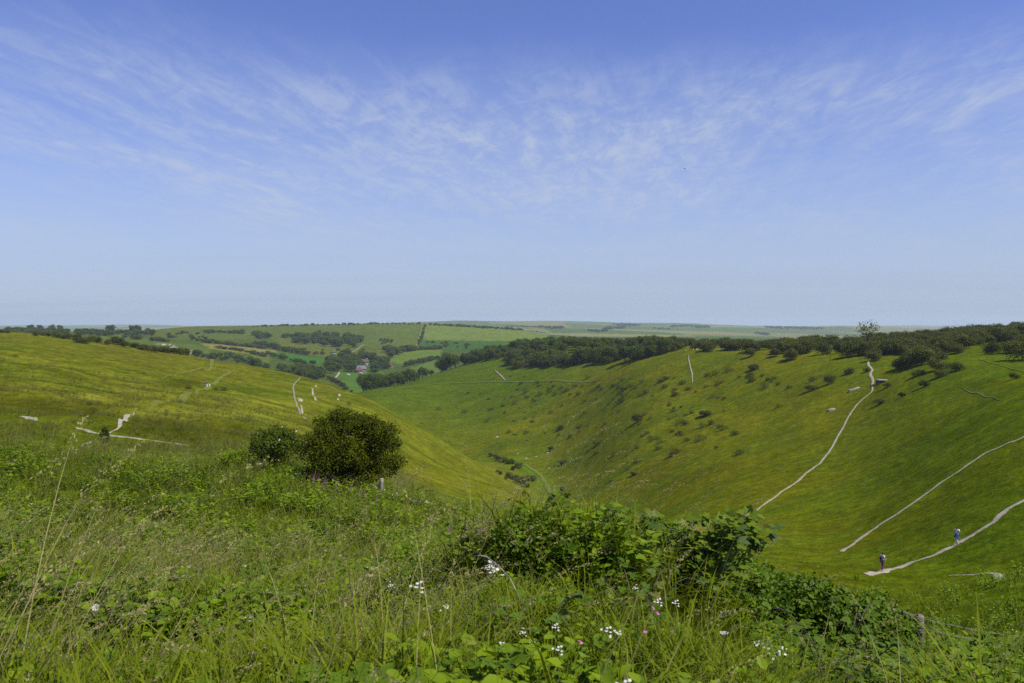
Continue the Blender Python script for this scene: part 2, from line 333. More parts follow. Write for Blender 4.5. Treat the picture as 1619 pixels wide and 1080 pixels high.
# distant downland seen through the haze
pat = hash2(np.floor(FX / 520 + 0.3 * np.sin(FY / 700)), np.floor(FY / 640 + 0.4 * np.sin(FX / 600)), 77)
fcols = np.array([(0.13, 0.17, 0.06), (0.21, 0.19, 0.10), (0.09, 0.14, 0.05), (0.16, 0.20, 0.07), (0.11, 0.13, 0.06), (0.24, 0.21, 0.13), (0.10, 0.15, 0.05)])
mfar = FY > 2700
tone[mfar] = fcols[np.minimum((pat[mfar] * 7).astype(int), 6)]
tone = blend(tone, C3(0.030, 0.040, 0.014), (1 - sstep(9, 22, FY)))  # soil under near grass, painted darker to deepen the shadow between plants
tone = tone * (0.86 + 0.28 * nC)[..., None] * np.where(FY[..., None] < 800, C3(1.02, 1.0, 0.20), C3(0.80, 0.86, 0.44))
# bare chalk: an old pit across the valley and scars in the turf
chalk = np.zeros_like(FX)
pit = poly_mask([(236, 547), (246, 543), (268, 544), (286, 550), (296, 551), (322, 557), (338, 562), (330, 572), (300, 566), (270, 556), (240, 552)], FPX, FROW) & (FY > 700) & (FY < 1500)
chalk = np.where(pit, np.clip(sstep(0.46, 0.66, fbm(FX / 7, FY / 22, 41, 4)) * 1.0 * (0.45 + 0.55 * (1 - sstep(275, 300, FPX))), 0, 1), chalk)
nR, nCc = FX.shape
me = bpy.data.meshes.new('hillside')
idx = np.arange(nR * nCc).reshape(nR, nCc)
Q = np.stack([idx[:-1, :-1], idx[:-1, 1:], idx[1:, 1:], idx[1:, :-1]], -1).reshape(-1, 4)
Vg = np.stack([FX, FY, FZ], -1).reshape(-1, 3)
# the hilltop behind the viewer, and a rim past the far downs
bu = fu / UMAX; ex = []
for yb, sp in ((-0.5, 3.0), (-8, 30.0), (-60, 260.0)):
    ex.append(np.stack([bu * sp, np.full(nCc, yb), np.full(nCc, -1.58)], -1))
ex = np.array(ex); base = nR * nCc
bi = base + np.arange(3 * nCc).reshape(3, nCc)
rowsb = [idx[0]] + [bi[k] for k in range(3)]
for k in range(3):
    a, b2 = rowsb[k + 1], rowsb[k]
    Q = np.concatenate([Q, np.stack([a[:-1], a[1:], b2[1:], b2[:-1]], -1)])
me = mesh_np('ground', np.concatenate([Vg, ex.reshape(-1, 3)]), Q); smooth(me)
ca = me.color_attributes.new('tone', 'FLOAT_COLOR', 'POINT')
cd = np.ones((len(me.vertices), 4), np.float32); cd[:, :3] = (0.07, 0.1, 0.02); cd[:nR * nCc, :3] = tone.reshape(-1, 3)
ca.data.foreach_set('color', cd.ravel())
at_ = me.attributes.new('chalk', 'FLOAT', 'POINT'); cv = np.zeros(len(me.vertices), np.float32); cv[:nR * nCc] = chalk.ravel(); at_.data.foreach_set('value', cv)
TONE = tone.copy()
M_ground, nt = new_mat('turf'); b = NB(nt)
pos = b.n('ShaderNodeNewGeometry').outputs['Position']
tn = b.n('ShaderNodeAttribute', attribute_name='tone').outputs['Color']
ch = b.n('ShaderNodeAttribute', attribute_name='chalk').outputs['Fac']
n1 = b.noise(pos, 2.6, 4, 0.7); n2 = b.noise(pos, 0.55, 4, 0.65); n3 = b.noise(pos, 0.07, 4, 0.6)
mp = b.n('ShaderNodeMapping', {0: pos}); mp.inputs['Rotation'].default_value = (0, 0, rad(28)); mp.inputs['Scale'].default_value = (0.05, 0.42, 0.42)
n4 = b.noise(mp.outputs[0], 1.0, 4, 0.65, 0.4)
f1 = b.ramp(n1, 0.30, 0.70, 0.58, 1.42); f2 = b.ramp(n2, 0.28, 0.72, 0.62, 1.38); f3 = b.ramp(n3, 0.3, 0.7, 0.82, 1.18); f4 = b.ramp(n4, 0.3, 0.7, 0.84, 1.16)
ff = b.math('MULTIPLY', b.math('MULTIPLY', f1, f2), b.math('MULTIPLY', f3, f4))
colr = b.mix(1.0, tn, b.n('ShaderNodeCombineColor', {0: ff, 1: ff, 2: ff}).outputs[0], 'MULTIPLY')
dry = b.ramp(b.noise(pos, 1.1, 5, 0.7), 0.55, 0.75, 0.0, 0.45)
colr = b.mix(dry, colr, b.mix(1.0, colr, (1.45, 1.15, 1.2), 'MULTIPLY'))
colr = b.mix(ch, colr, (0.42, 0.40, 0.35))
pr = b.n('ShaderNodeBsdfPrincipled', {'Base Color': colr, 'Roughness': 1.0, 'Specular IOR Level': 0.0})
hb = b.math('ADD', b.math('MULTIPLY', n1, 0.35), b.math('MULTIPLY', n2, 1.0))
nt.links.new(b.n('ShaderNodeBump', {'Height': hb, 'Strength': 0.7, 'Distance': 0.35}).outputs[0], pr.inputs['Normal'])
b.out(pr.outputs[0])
g = link('hillside', me, mat=M_ground); g['kind'] = 'structure'
tag(g, 'grassy downland with a deep dry valley and far hills', 'hills', kind='structure')

# ------------------------------------------------------------------ chalk paths and lanes
def worn(name, c0, c1, c2, hard=0.5):
    """bare ground that frays out into the turf at its edges: 'core' is 0 at the verge, 1 in the middle"""
    m_, nt = new_mat(name); b = NB(nt); pos = b.n('ShaderNodeNewGeometry').outputs['Position']
    n = b.noise(pos, 1.3, 6, 0.7); k = b.noise(pos, 7.0, 3, 0.6); e = b.noise(pos, 2.2, 5, 0.75)
    c = b.mix(b.ramp(n, 0.32, 0.68), c0, c1); c = b.mix(b.ramp(k, 0.35, 0.6, 0.0, 0.4), c, c2)
    core = b.n('ShaderNodeAttribute', attribute_name='core').outputs['Fac']; tn = b.n('ShaderNodeAttribute', attribute_name='tone').outputs['Color']
    g_ = b.mix(1.0, tn, b.n('ShaderNodeCombineColor', {0: b.ramp(k, 0.3, 0.7, 0.6, 1.4), 1: b.ramp(k, 0.3, 0.7, 0.6, 1.4), 2: b.ramp(k, 0.3, 0.7, 0.6, 1.4)}).outputs[0], 'MULTIPLY')
    w_ = b.math('ADD', core, b.math('MULTIPLY', b.math('SUBTRACT', e, 0.5), 1.9))
    c = b.mix(b.ramp(w_, hard - 0.12, hard + 0.12), g_, c)
    p = b.n('ShaderNodeBsdfPrincipled', {'Base Color': c, 'Roughness': 1.0, 'Specular IOR Level': 0.0})
    nt.links.new(b.n('ShaderNodeBump', {'Height': n, 'Strength': 0.6, 'Distance': 0.15}).outputs[0], p.inputs['Normal']); b.out(p.outputs[0]); return m_
M_chalk = worn('trodden_chalk', (0.21, 0.175, 0.11), (0.39, 0.345, 0.26), (0.48, 0.445, 0.36), 0.46)
M_green_track = worn('mown_track_turf', (0.10, 0.125, 0.014), (0.155, 0.175, 0.03), (0.19, 0.19, 0.06), 0.55)
M_grey_track = worn('trodden_grey_earth', (0.17, 0.16, 0.09), (0.26, 0.25, 0.17), (0.3, 0.28, 0.2), 0.5)
def resample(P, step):
    P = np.asarray(P); Pe = np.vstack([2 * P[0] - P[1], P, 2 * P[-1] - P[-2]]); out = []
    for i in range(1, len(Pe) - 2):
        a, b_, c_, d_ = Pe[i - 1:i + 3]; n = max(2, int(np.linalg.norm(c_ - b_) / step))
        for t in np.arange(n) / n:
            out.append(b_ + 0.5 * t * (c_ - a + t * (2 * a - 5 * b_ + 4 * c_ - d_ + t * (3 * (b_ - c_) + d_ - a))))
    out.append(P[-1]); return np.array(out)
PATHS = []
def add_worn(me_, V, core):
    """how trodden each point is, and the colour of the turf it lies in"""
    a = me_.attributes.new('core', 'FLOAT', 'POINT'); a.data.foreach_set('value', np.asarray(core, np.float32))
    V = np.asarray(V); i = np.clip(((np.log(V[:, 1]) - fs[0]) / (fs[1] - fs[0])).round().astype(int), 0, len(fs) - 1); j = np.clip(np.searchsorted(fu, V[:, 0] / V[:, 1]), 0, len(fu) - 1)
    c = np.ones((len(V), 4), np.float32); c[:, :3] = TONE[i, j]
    t = me_.color_attributes.new('tone', 'FLOAT_COLOR', 'POINT'); t.data.foreach_set('color', c.ravel())
def make_path(name, pts, width, mat, label, step=1.2, rag=0.35, dmin=2.0, dmax=13000, lift=None, taper=0.0):
    P = np.array([ground_at(px, r, dmin, dmax) for px, r in pts])[:, :2]
    P = resample(P, step); t = np.gradient(P, axis=0); t /= np.linalg.norm(t, axis=1)[:, None] + 1e-9
    nrm = np.stack([-t[:, 1], t[:, 0]], 1); s = np.arange(len(P)) * step; sd = len(PATHS) * 7 + 3
    wl_ = width * 0.5 * (1 + rag * 2 * (fbm(s / 2.2, s * 0 + 0.3, sd, 3) - 0.5) * 1.6)
    wr_ = width * 0.5 * (1 + rag * 2 * (fbm(s / 2.2, s * 0 + 8.3, sd + 1, 3) - 0.5) * 1.6)
    if taper:
        e = np.minimum(np.arange(len(P)), len(P) - 1 - np.arange(len(P))) / max(1.0, taper * len(P)); e = np.clip(e, 0.08, 1) ** 0.6
        wl_ *= e; wr_ *= e
    wl_ = np.maximum(wl_, 0.04); wr_ = np.maximum(wr_, 0.04)
    cols = [P + nrm * wl_[:, None], P + nrm * (wl_ * 0.5)[:, None], P, P - nrm * (wr_ * 0.5)[:, None], P - nrm * wr_[:, None]]
    V = []
    for k, c in enumerate(cols):
        lf = (0.006 + 0.0008 * c[:, 1]) if lift is None else lift
        V.append(np.stack([c[:, 0], c[:, 1], height(c[:, 0], c[:, 1]) + lf * (1 if 0 < k < 4 else 0.3)], 1))
    V = np.stack(V, 1); n = len(P); ii = np.arange(n * 5).reshape(n, 5)
    q = np.stack([ii[:-1, :-1], ii[:-1, 1:], ii[1:, 1:], ii[1:, :-1]], -1).reshape(-1, 4)
    m_ = mesh_np(name, V.reshape(-1, 3), q); smooth(m_)
    add_worn(m_, V.reshape(-1, 3), np.tile([0.0, 0.75, 1.0, 0.75, 0.0], n))
    o = link(name, m_, mat=mat); tag(o, label, 'path', kind='structure'); PATHS.append(P); return o
make_path('path', [(1172, 824), (1195, 808), (1233, 780), (1268, 755), (1294, 735), (1310, 716), (1321, 697), (1332, 678), (1341, 660), (1355, 640), (1367, 629), (1378, 620), (1379, 610)], 0.78, M_chalk, 'white chalk path climbing the far slope to the concrete footing', dmin=60)
make_path('path', [(1379, 609), (1380, 601), (1376, 592), (1379, 585), (1373, 578), (1373, 572)], 1.15, M_chalk, 'zigzag chalk path between the concrete footing and the scrub', dmin=60)
make_path('path', [(1330, 873), (1352, 858), (1386, 834), (1420, 812), (1452, 790), (1490, 762), (1524, 740), (1556, 718), (1590, 703), (1640, 677), (1760, 610)], 0.82, M_chalk, 'straight bare chalk path slanting up the turf above the walkers', dmin=30, step=0.6)
make_path('path', [(1372, 910), (1400, 902), (1440, 890), (1482, 876), (1510, 862), (1540, 845), (1570, 826), (1590, 808), (1619, 792), (1660, 762), (1740, 715)], 0.90, M_chalk, 'chalk path with the two walkers on it', dmin=30, step=0.5)
make_path('path', [(1500, 911), (1540, 910), (1575, 908), (1640, 905)], 0.8, M_chalk, 'short worn chalk strip below the walkers path', dmin=25, step=0.4, taper=0.3)
make_path('path', [(30, 659), (44, 661), (58, 666)], 0.9, M_chalk, 'short chalk strip showing through long grass', dmin=50, step=0.4, taper=0.3)
make_path('path', [(120, 677), (134, 680), (148, 685), (165, 688), (186, 691), (214, 694), (245, 698), (275, 702), (300, 706)], 0.85, M_chalk, 'chalk path across the long grass behind the dark spiky sapling', dmin=50, step=0.4, taper=0.1, rag=0.6)
make_path('path', [(172, 686), (186, 678), (190, 667), (200, 660), (212, 652)], 0.75, M_chalk, 'chalk path turning uphill through a gap in the grass bank', dmin=50, step=0.4, taper=0.35, rag=0.5)
make_path('path', [(212, 652), (240, 643), (290, 630), (310, 620), (328, 612), (345, 601), (362, 590), (372, 582)], 2.0, M_green_track, 'grassy trodden track leading to the two distant walkers', dmin=60, rag=0.8, taper=0.15)
make_path('path', [(255, 600), (290, 590), (318, 582), (334, 574), (338, 568)], 2.4, M_green_track, 'pale mown track crossing the hay-coloured hillside', dmin=100, rag=0.6, taper=0.3)
make_path('path', [(474, 598), (464, 610), (465, 624), (469, 640), (474, 652), (482, 664)], 0.8, M_grey_track, 'thin grey trodden line down the grassy spur', dmin=90, rag=0.2)
make_path('path', [(890, 806), (880, 795), (873, 785), (866, 772), (860, 760), (850, 748), (838, 740), (830, 735)], 2.2, M_green_track, 'pale trodden track along the valley bottom', dmin=150, rag=0.6)
make_path('path', [(781, 585), (788, 591), (796, 599), (800, 604)], 1.3, M_chalk, 'small chalk path below the crest wood', dmin=400, taper=0.3)
make_path('path', [(1088, 562), (1089, 570), (1091, 580), (1094, 592), (1095, 608)], 0.8, M_chalk, 'faint chalk path dropping from the sheep gap in the wood', dmin=250, rag=0.5, taper=0.3)
make_path('path', [(640, 745), (690, 757), (740, 770), (790, 784), (830, 794)], 0.6, worn('reddish_bare_earth', (0.14, 0.11, 0.04), (0.20, 0.15, 0.06), (0.22, 0.18, 0.09), 0.55), 'reddish worn line across the grassy spur', dmin=60, rag=0.4, taper=0.2)
make_path('path', [(1520, 613), (1545, 622), (1580, 634)], 0.22, M_grey_track, 'faint stony line on the turf under the scrub', dmin=60, rag=0.6, taper=0.3)
make_path('path', [(1548, 568), (1572, 576), (1600, 584), (1640, 590)], 0.45, M_green_track, 'pale track through the clearing in the scrub', dmin=60)
make_path('lane', [(527, 601), (531, 597), (535, 592), (536, 589)], 2.6, worn('chalky_lane', (0.27, 0.25, 0.22), (0.34, 0.32, 0.28), (0.34, 0.32, 0.28), 0.2), 'pale farm lane going into the village trees', dmin=700, rag=0.05)
make_path('path', [(575, 546), (570, 549), (560, 556), (552, 558)], 3.0, M_grey_track, 'grey farm track below the hillside wood', dmin=900, rag=0.2)
make_path('path', [(668, 513), (665, 525), (660, 540), (658, 548)], 4.0, M_green_track, 'pale track running straight up the far hill', dmin=1000, rag=0.2)
make_path('path', [(604, 621), (650, 612), (700, 607), (760, 605), (830, 604.5), (900, 603.5), (950, 602)], 1.8, M_green_track, 'faint level sheep track along the slope below the crest wood', dmin=400, dmax=760, rag=0.7, taper=0.15)
# chalk scars in the turf of the spur: irregular broken patches
def scar(pts, label, dmin, seed, h=0.12):
    n = 5; out = []                                   # outline with broken edges, draped on the turf
    for a, b_ in zip(pts, pts[1:] + pts[:1]):
        for t in range(n):
            out.append((a[0] + (b_[0] - a[0]) * t / n, a[1] + (b_[1] - a[1]) * t / n))
    cx_ = sum(p[0] for p in out) / len(out); cy_ = sum(p[1] for p in out) / len(out); jit = hash2(np.arange(len(out)), np.full(len(out), seed), 5)
    d = ground_at(cx_, cy_, dmin)[1]; V = []
    def drop(px, r, lift):
        p = ground_at(px, r, d * 0.8, d * 1.25); V.append((p[0], p[1], p[2] + lift))
    drop(cx_, cy_, h)
    for f in (0.6, 1.0):
        for (px, r), j in zip(out, jit):
            q = f * (0.72 + 0.56 * j); drop(cx_ + (px - cx_) * q * 1.25, cy_ + (r - cy_) * q * 1.1, h if f < 1 else 0.03)
    m = len(out); T = [(0, 1 + k, 1 + (k + 1) % m) for k in range(m)]; Qd = [(1 + k, 1 + m + k, 1 + m + (k + 1) % m, 1 + (k + 1) % m) for k in range(m)]
    sm_ = mesh_np('chalk_scar', V, Qd, T); add_worn(sm_, np.array(V), [1.0] + [0.8] * m + [0.0] * m)
    o = link('chalk_scar', sm_, mat=M_scar); tag(o, label, 'chalk scar', 'chalk scars in the turf'); return o
M_scar = worn('bare_chalk', (0.24, 0.20, 0.13), (0.40, 0.36, 0.27), (0.46, 0.43, 0.36), 0.46)
scar([(471, 629), (479, 631), (479, 636), (472, 635)], 'broad bare chalk scar beside the grey trodden line', 90, 1)
scar([(474, 639), (477, 640), (480, 655), (477, 656)], 'long thin chalk scar just below the broad scar', 90, 2)
scar([(492, 612), (495, 613), (497, 626), (493, 626)], 'tall thin chalk scar high on the spur', 90, 3)
scar([(496, 626), (499, 628), (501, 634), (498, 634)], 'chalk scar continuing below the tall thin one', 90, 4)
scar([(498, 609), (501, 610), (501, 612), (498, 612)], 'small chalk speck at the head of the tall scar', 90, 5)
scar([(535, 622), (538, 623), (539, 627), (535, 627)], 'small chalk scar near the spur edge', 90, 6)
scar([(533, 630), (536, 630), (536, 633), (533, 633)], 'tiny chalk scar under the spur edge', 90, 7)
for k, (px, r, s_) in enumerate(((786, 691, 3), (832, 725, 2.5), (866, 715, 5), (875, 709, 2), (848, 722, 2), (819, 717, 2), (884, 704, 1.5), (868, 741, 2))):
    scar([(px - s_, r), (px, r - s_ * 0.45), (px + s_, r - s_ * 0.2), (px, r + s_ * 0.45)], 'small white chalk outcrop low on the olive slope', 200, 20 + k)
# ------------------------------------------------------------------ plant building blocks
def norm(v): return v / (np.linalg.norm(v, axis=-1, keepdims=True) + 1e-9)
def frames(axis, nrm_):
    """columns: side, axis, normal"""
    y = norm(axis); x = norm(np.cross(y, nrm_)); z = np.cross(x, y); return np.stack([x, y, z], -1)
def stamp(T, faces, pos, fr_, sc):
    """copies of a small template: T (k,3), faces (m,3|4), one per pos with its own frame and size"""
    V = np.einsum('nij,kj->nki', fr_, T) * np.asarray(sc)[:, None, None] + pos[:, None, :]
    Fc = faces[None] + (np.arange(len(pos)) * len(T))[:, None, None]
    return V.reshape(-1, 3), Fc.reshape(-1, faces.shape[1])
def randdir(n, rng, up=0.0):
    v = rng.normal(size=(n, 3)); v[:, 2] += up; return norm(v)
LEAF4 = (np.array([(0, 0, 0), (0.42, 0.45, 0.08), (0, 1, -0.05), (-0.42, 0.45, 0.08)]), np.array([(0, 1, 2), (0, 2, 3)]))
def tube(path, radii, n=6):
    path = np.asarray(path, float); t = norm(np.gradient(path, axis=0)); ref = np.where(abs(t[:, 2:3]) > 0.9, [[1.0, 0, 0]], [[0, 0, 1.0]])
    a = norm(np.cross(t, ref)); b_ = np.cross(t, a); th = np.arange(n) / n * 2 * math.pi
    V = path[:, None, :] + np.asarray(radii)[:, None, None] * (a[:, None, :] * np.cos(th)[None, :, None] + b_[:, None, :] * np.sin(th)[None, :, None])
    m_ = len(path); ii = np.arange(m_ * n).reshape(m_, n); jj = np.roll(ii, -1, axis=1)
    q = np.stack([ii[:-1], jj[:-1], jj[1:], ii[1:]], -1).reshape(-1, 4); V = V.reshape(-1, 3)
    V = np.vstack([V, path[:1], path[-1:]]); k = m_ * n
    t1 = np.stack([jj[0], ii[0], np.full(n, k)], -1); t2 = np.stack([ii[-1], jj[-1], np.full(n, k + 1)], -1)
    return V, q, np.vstack([t1, t2])
class Parts:
    def __init__(s): s.V = []; s.Q = []; s.T = []; s.n = 0
    def add(s, V, q=None, t=None):
        if q is not None and len(q): s.Q.append(np.asarray(q) + s.n)
        if t is not None and len(t): s.T.append(np.asarray(t) + s.n)
        s.V.append(np.asarray(V, float)); s.n += len(V)
    def tube(s, path, radii, n=6): s.add(*tube(path, radii, n))
    def box(s, lo, hi):
        lo = np.array(lo, float); hi = np.array(hi, float)
        V = [(lo[0] if i & 1 == 0 else hi[0], lo[1] if i & 2 == 0 else hi[1], lo[2] if i & 4 == 0 else hi[2]) for i in range(8)]
        s.add(V, [(0, 2, 3, 1), (4, 5, 7, 6), (0, 1, 5, 4), (2, 6, 7, 3), (0, 4, 6, 2), (1, 3, 7, 5)])
    def mesh(s, name, sm=False):
        me_ = mesh_np(name, np.vstack(s.V), np.vstack(s.Q) if s.Q else None, np.vstack(s.T) if s.T else None)
        return smooth(me_) if sm else me_
def crown_mesh(name, seed, w, h, z0, nl, leaf, nlobes=14, fill=0.35, flat=1.0, lobe=(0.20, 0.34), top=0.0, spray=1.0):
    """crown of leaf faces set in uneven lobes; sizes in units of the plant's height"""
    rng = np.random.default_rng(seed)
    d = randdir(nlobes, rng, 0.25); rr = rng.uniform(0.35, 1.0, (nlobes, 1)) ** 0.6
    cen = d * rr * np.array([w / 2 * 0.72, w / 2 * 0.72, h / 2 * 0.70]); cen[:, 2] += z0 + h / 2
    R_ = rng.uniform(lobe[0], lobe[1], nlobes) * w * (1.0 - 0.25 * rr[:, 0])
    pick = rng.choice(nlobes, nl, p=R_ ** 2 / (R_ ** 2).sum())
    dr = randdir(nl, rng, 0.35); r = 1 - fill * rng.random(nl) ** 1.6
    # ragged lobes: radius modulated by direction
    k = 1 + 0.22 * np.sin(dr[:, 0] * 7 + pick * 1.7) * np.sin(dr[:, 1] * 6 + pick) + 0.12 * np.sin(dr[:, 2] * 11 + pick * 2.3) + 0.10 * rng.normal(size=nl)
    P = cen[pick] + dr * (R_[pick] * r * k)[:, None] * np.array([1, 1, flat])
    P[:, 2] = np.maximum(P[:, 2], 0.015 + 0.02 * rng.random(nl))
    nv = norm(dr * 1.5 + 0.55 * rng.normal(size=(nl, 3)) + np.array([0, 0, 0.45])); ax = norm(rng.normal(size=(nl, 3)) + dr * 0.5 * spray)
    V, T = stamp(LEAF4[0], LEAF4[1], P, frames(ax, nv), leaf * rng.uniform(0.6, 1.35, nl))
    return mesh_np(name, V, None, T), cen, R_
def trunk_mesh(name, seed, cen, r0, nl=6, n=6, z0=0.0):
    rng = np.random.default_rng(seed); p = Parts(); top = cen[:, 2].mean()
    tip = np.array([rng.normal() * 0.03, rng.normal() * 0.03, top])
    path = np.array([(0, 0, -0.06), (rng.normal() * 0.01, rng.normal() * 0.01, top * 0.3), tip * np.array([0.6, 0.6, 0.68]), tip])
    p.tube(path, [r0 * 1.25, r0 * 0.9, r0 * 0.6, r0 * 0.3], n)
    for c in cen[rng.permutation(len(cen))[:nl]]:
        a = path[1] + (path[3] - path[1]) * rng.uniform(0, 0.6); m_ = a + (c - a) * 0.5 + np.array([0, 0, 0.03])
        p.tube([a, m_, c], [r0 * 0.45, r0 * 0.3, r0 * 0.1], 5)
    return p.mesh(name, True)
M_bark = plain('grey_brown_bark', (0.11, 0.09, 0.065), 0.95, 0.4, 9.0, 0.5)
M_wood = leaf_mat('broadleaf_foliage', (0.040, 0.080, 0.010), (0.140, 0.170, 0.020), 0.25, 0.55, 5.0)
M_scrub = leaf_mat('scrub_foliage', (0.042, 0.060, 0.007), (0.140, 0.145, 0.016), 0.22, 0.6, 5.0)
M_haw = leaf_mat('hawthorn_foliage', (0.040, 0.060, 0.003), (0.150, 0.160, 0.008), 0.26, 0.25, 3.2, 0.03)
M_green = leaf_mat('fresh_green_foliage', (0.055, 0.090, 0.006), (0.165, 0.205, 0.014), 0.28, 0.4, 4.0)
# prototypes, one unit tall
TREE_P = []; SCRUB_P = []
for k, (w, h, z0) in enumerate(((0.86, 0.92, 0.05), (0.98, 0.86, 0.10), (0.78, 0.93, 0.04), (1.06, 0.90, 0.06))):
    cm, cen, _ = crown_mesh('crown', 100 + k, w, h, z0, 3600, 0.046, 22, 0.4, 1.0, (0.15, 0.26)); cm.materials.append(M_wood)
    tm = trunk_mesh('trunk', 130 + k, cen, 0.030); tm.materials.append(M_bark); TREE_P.append((cm, tm))
for k, (w, h) in enumerate(((1.35, 0.96), (1.65, 0.94), (1.15, 0.97), (1.9, 0.92), (1.5, 0.95))):
    cm, cen, _ = crown_mesh('crown', 160 + k, w, h, 0.02, 3200, 0.070, 22, 0.4, 1.0, (0.15, 0.27)); cm.materials.append(M_scrub)
    tm = trunk_mesh('trunk', 190 + k, cen, 0.035, 5); tm.materials.append(M_bark); SCRUB_P.append((cm, tm))
LOWB = []
for k in range(3):
    cm, cen, _ = crown_mesh('low_bush', 220 + k, 2.2 + k * 0.5, 1.0, -0.08, 520, 0.16, 10, 0.3); cm.materials.append(M_scrub); LOWB.append(cm)
OUTSIDE = lambda p: abs(p[0] / p[1]) > 0.70
def plant(name, protos, p, hgt, label, cat, group, rng, wide=1.0, parts=True, k=None):
    i = int(rng.integers(len(protos))) if k is None else k; rz = rng.uniform(0, 6.28)
    sx = hgt * wide * rng.uniform(0.92, 1.30)
    if parts:
        o = bpy.data.objects.new(name, None); COL.objects.link(o); o.empty_display_size = 0.5
        for nm, md in (('crown', protos[i][0]), ('trunk', protos[i][1])):
            c = bpy.data.objects.new(nm, md); COL.objects.link(c); c.parent = o
    else:
        o = bpy.data.objects.new(name, protos[i] if not isinstance(protos[i], tuple) else protos[i][0]); COL.objects.link(o)
    o.location = p; o.rotation_euler = (0, 0, rz); o.scale = (sx, sx * rng.uniform(0.9, 1.1), hgt)
    return tag(o, label, cat, group)

# ------------------------------------------------------------------ the wood along the crest
rng = np.random.default_rng(11)
EDGE = np.array([(728, 580), (760, 573), (800, 569), (815, 584), (850, 583), (900, 579), (950, 577), (1000, 573), (1040, 564), (1066, 557), (1085, 555), (1110, 558), (1150, 560), (1200, 560), (1250, 566), (1290, 563), (1330, 566), (1368, 564), (1392, 584), (1420, 588), (1460, 581), (1520, 570), (1560, 550), (1600, 553), (1640, 560), (1760, 560)], float)
SIL = np.array([(728, 556), (745, 548), (770, 543), (800, 545), (815, 534), (850, 533), (865, 527), (885, 530), (920, 531), (1000, 530), (1040, 528), (1100, 533), (1150, 533), (1200, 538), (1250, 533), (1300, 527), (1330, 524), (1350, 521), (1400, 520), (1450, 517), (1500, 514), (1550, 512), (1600, 507), (1760, 505)], float)
def crest(n, x0, x1, back, hm, protos, name, label, cat, group, wide=1.0, gap=None, hpow=1.0):
    k = 0; tries = 0
    while k < n and tries < n * 12:
        tries += 1
        px = rng.uniform(x0, x1); e = np.interp(px, EDGE[:, 0], EDGE[:, 1]); sil = np.interp(px, SIL[:, 0], SIL[:, 1])
        g0 = ground_at(px, e - 1, 150); t = rng.random() ** 1.25
        if gap and gap[0] < px < gap[1]: t = 0.22 + 0.78 * t
        d = g0[1] + 2 + t * back
        p = on_column(px + rng.normal() * 1.5, d)
        hmax = (-(sil - H) / F * d) - p[2]
        hh = min(rng.uniform(*hm), hmax * rng.uniform(0.84, 1.04))
        if hh < 1.6: continue
        p[2] -= 0.15
        plant(name, protos, p, hh, label, cat, group, rng, wide); k += 1
crest(215, 733, 1066, 165, (8, 12.5), TREE_P, 'woodland_tree', 'dark green tree in the dense wood on the valley crest', 'tree', 'trees of the crest wood', 1.0)
crest(95, 730, 1080, 45, (3.5, 6.5), SCRUB_P, 'thorn_scrub', 'thorn bush at the lower edge of the crest wood', 'bush', 'bushes edging the crest wood')
crest(120, 1062, 1385, 110, (3.6, 6.5), SCRUB_P, 'crest_thorn', 'dark thorn bush in the scrub belt between crest wood and chalk zigzag', 'bush', 'thorn scrub belt on the crest', gap=(1072, 1100))
crest(230, 1372, 1660, 200, (3.2, 6.0), SCRUB_P, 'hilltop_thorn', 'dark thorn bush in the thick scrub above the chalk zigzag', 'bush', 'hilltop thorn scrub', gap=(1496, 1625))
def bush_px(px, row, hpx, label, name='thorn_bush', protos=SCRUB_P, wide=1.0, dmin=20, group=None, parts=True, cat='bush', k=None):
    p = ground_at(px, row, dmin); hh = hpx / F * p[1]; p[2] -= 0.06 * hh
    return plant(name, protos, p, hh, label, cat, group, rng, wide, parts, k)
Z4 = lambda x, y: (1080 + x / 3.0, 490 + y / 3.0)
SOLO = [((320, 222), 15, 1.0, 'round thorn bush standing clear at the foot of the scrub belt'), ((435, 222), 14, 1.0, 'thorn bush between the round one and the large dark one'),
 ((510, 240), 21, 0.9, 'large dark thorn tree at the edge of the scrub belt'), ((697, 352), 15, 0.8, 'lone thorn sapling on turf beside the zigzag path'),
 ((610, 382), 9, 1.3, 'low spreading bush on turf below the thorn sapling'), ((930, 450), 10, 1.0, 'small dark bush just below the concrete footing'),
 ((1035, 415), 9, 1.0, 'small dark bush uphill of the concrete footing'), ((1210, 285), 18, 1.1, 'thick thorn bush at the tip of the scrub'), ((1290, 292), 15, 1.1, 'wide thorn bush at the outer tip of the scrub'),
 ((1225, 318), 12, 0.9, 'thorn bush just below the scrub tip'), ((1140, 368), 13, 1.1, 'straggling bush below the scrub'), ((1115, 312), 10, 1.2, 'low bush tucked under the scrub edge'),
 ((1470, 212), 21, 0.9, 'round dark thorn standing in the clearing'), ((1300, 206), 14, 1.2, 'thorn bush at the back of the clearing'), ((1575, 328), 10, 1.0, 'small thorn on turf below the clearing'),
 ((1610, 240), 34, 0.8, 'tall dark thorn casting shade over the clearing'), ((1560, 205), 18, 1.0, 'dark thorn beside the shaded part of the clearing'), ((785, 305), 10, 1.0, 'small thorn close above the stone slab'), ((870, 295), 7, 1.0, 'tiny bush touching the zigzag path'),
 ((335, 285), 10, 1.2, 'loose thorn below the scrub belt'), ((970, 365), 7, 1.2, 'low growth against the concrete footing')]
for (x, y), hp, wd, lb in SOLO:
    bush_px(*Z4(x, y), hp, lb, wide=wd, dmin=90)
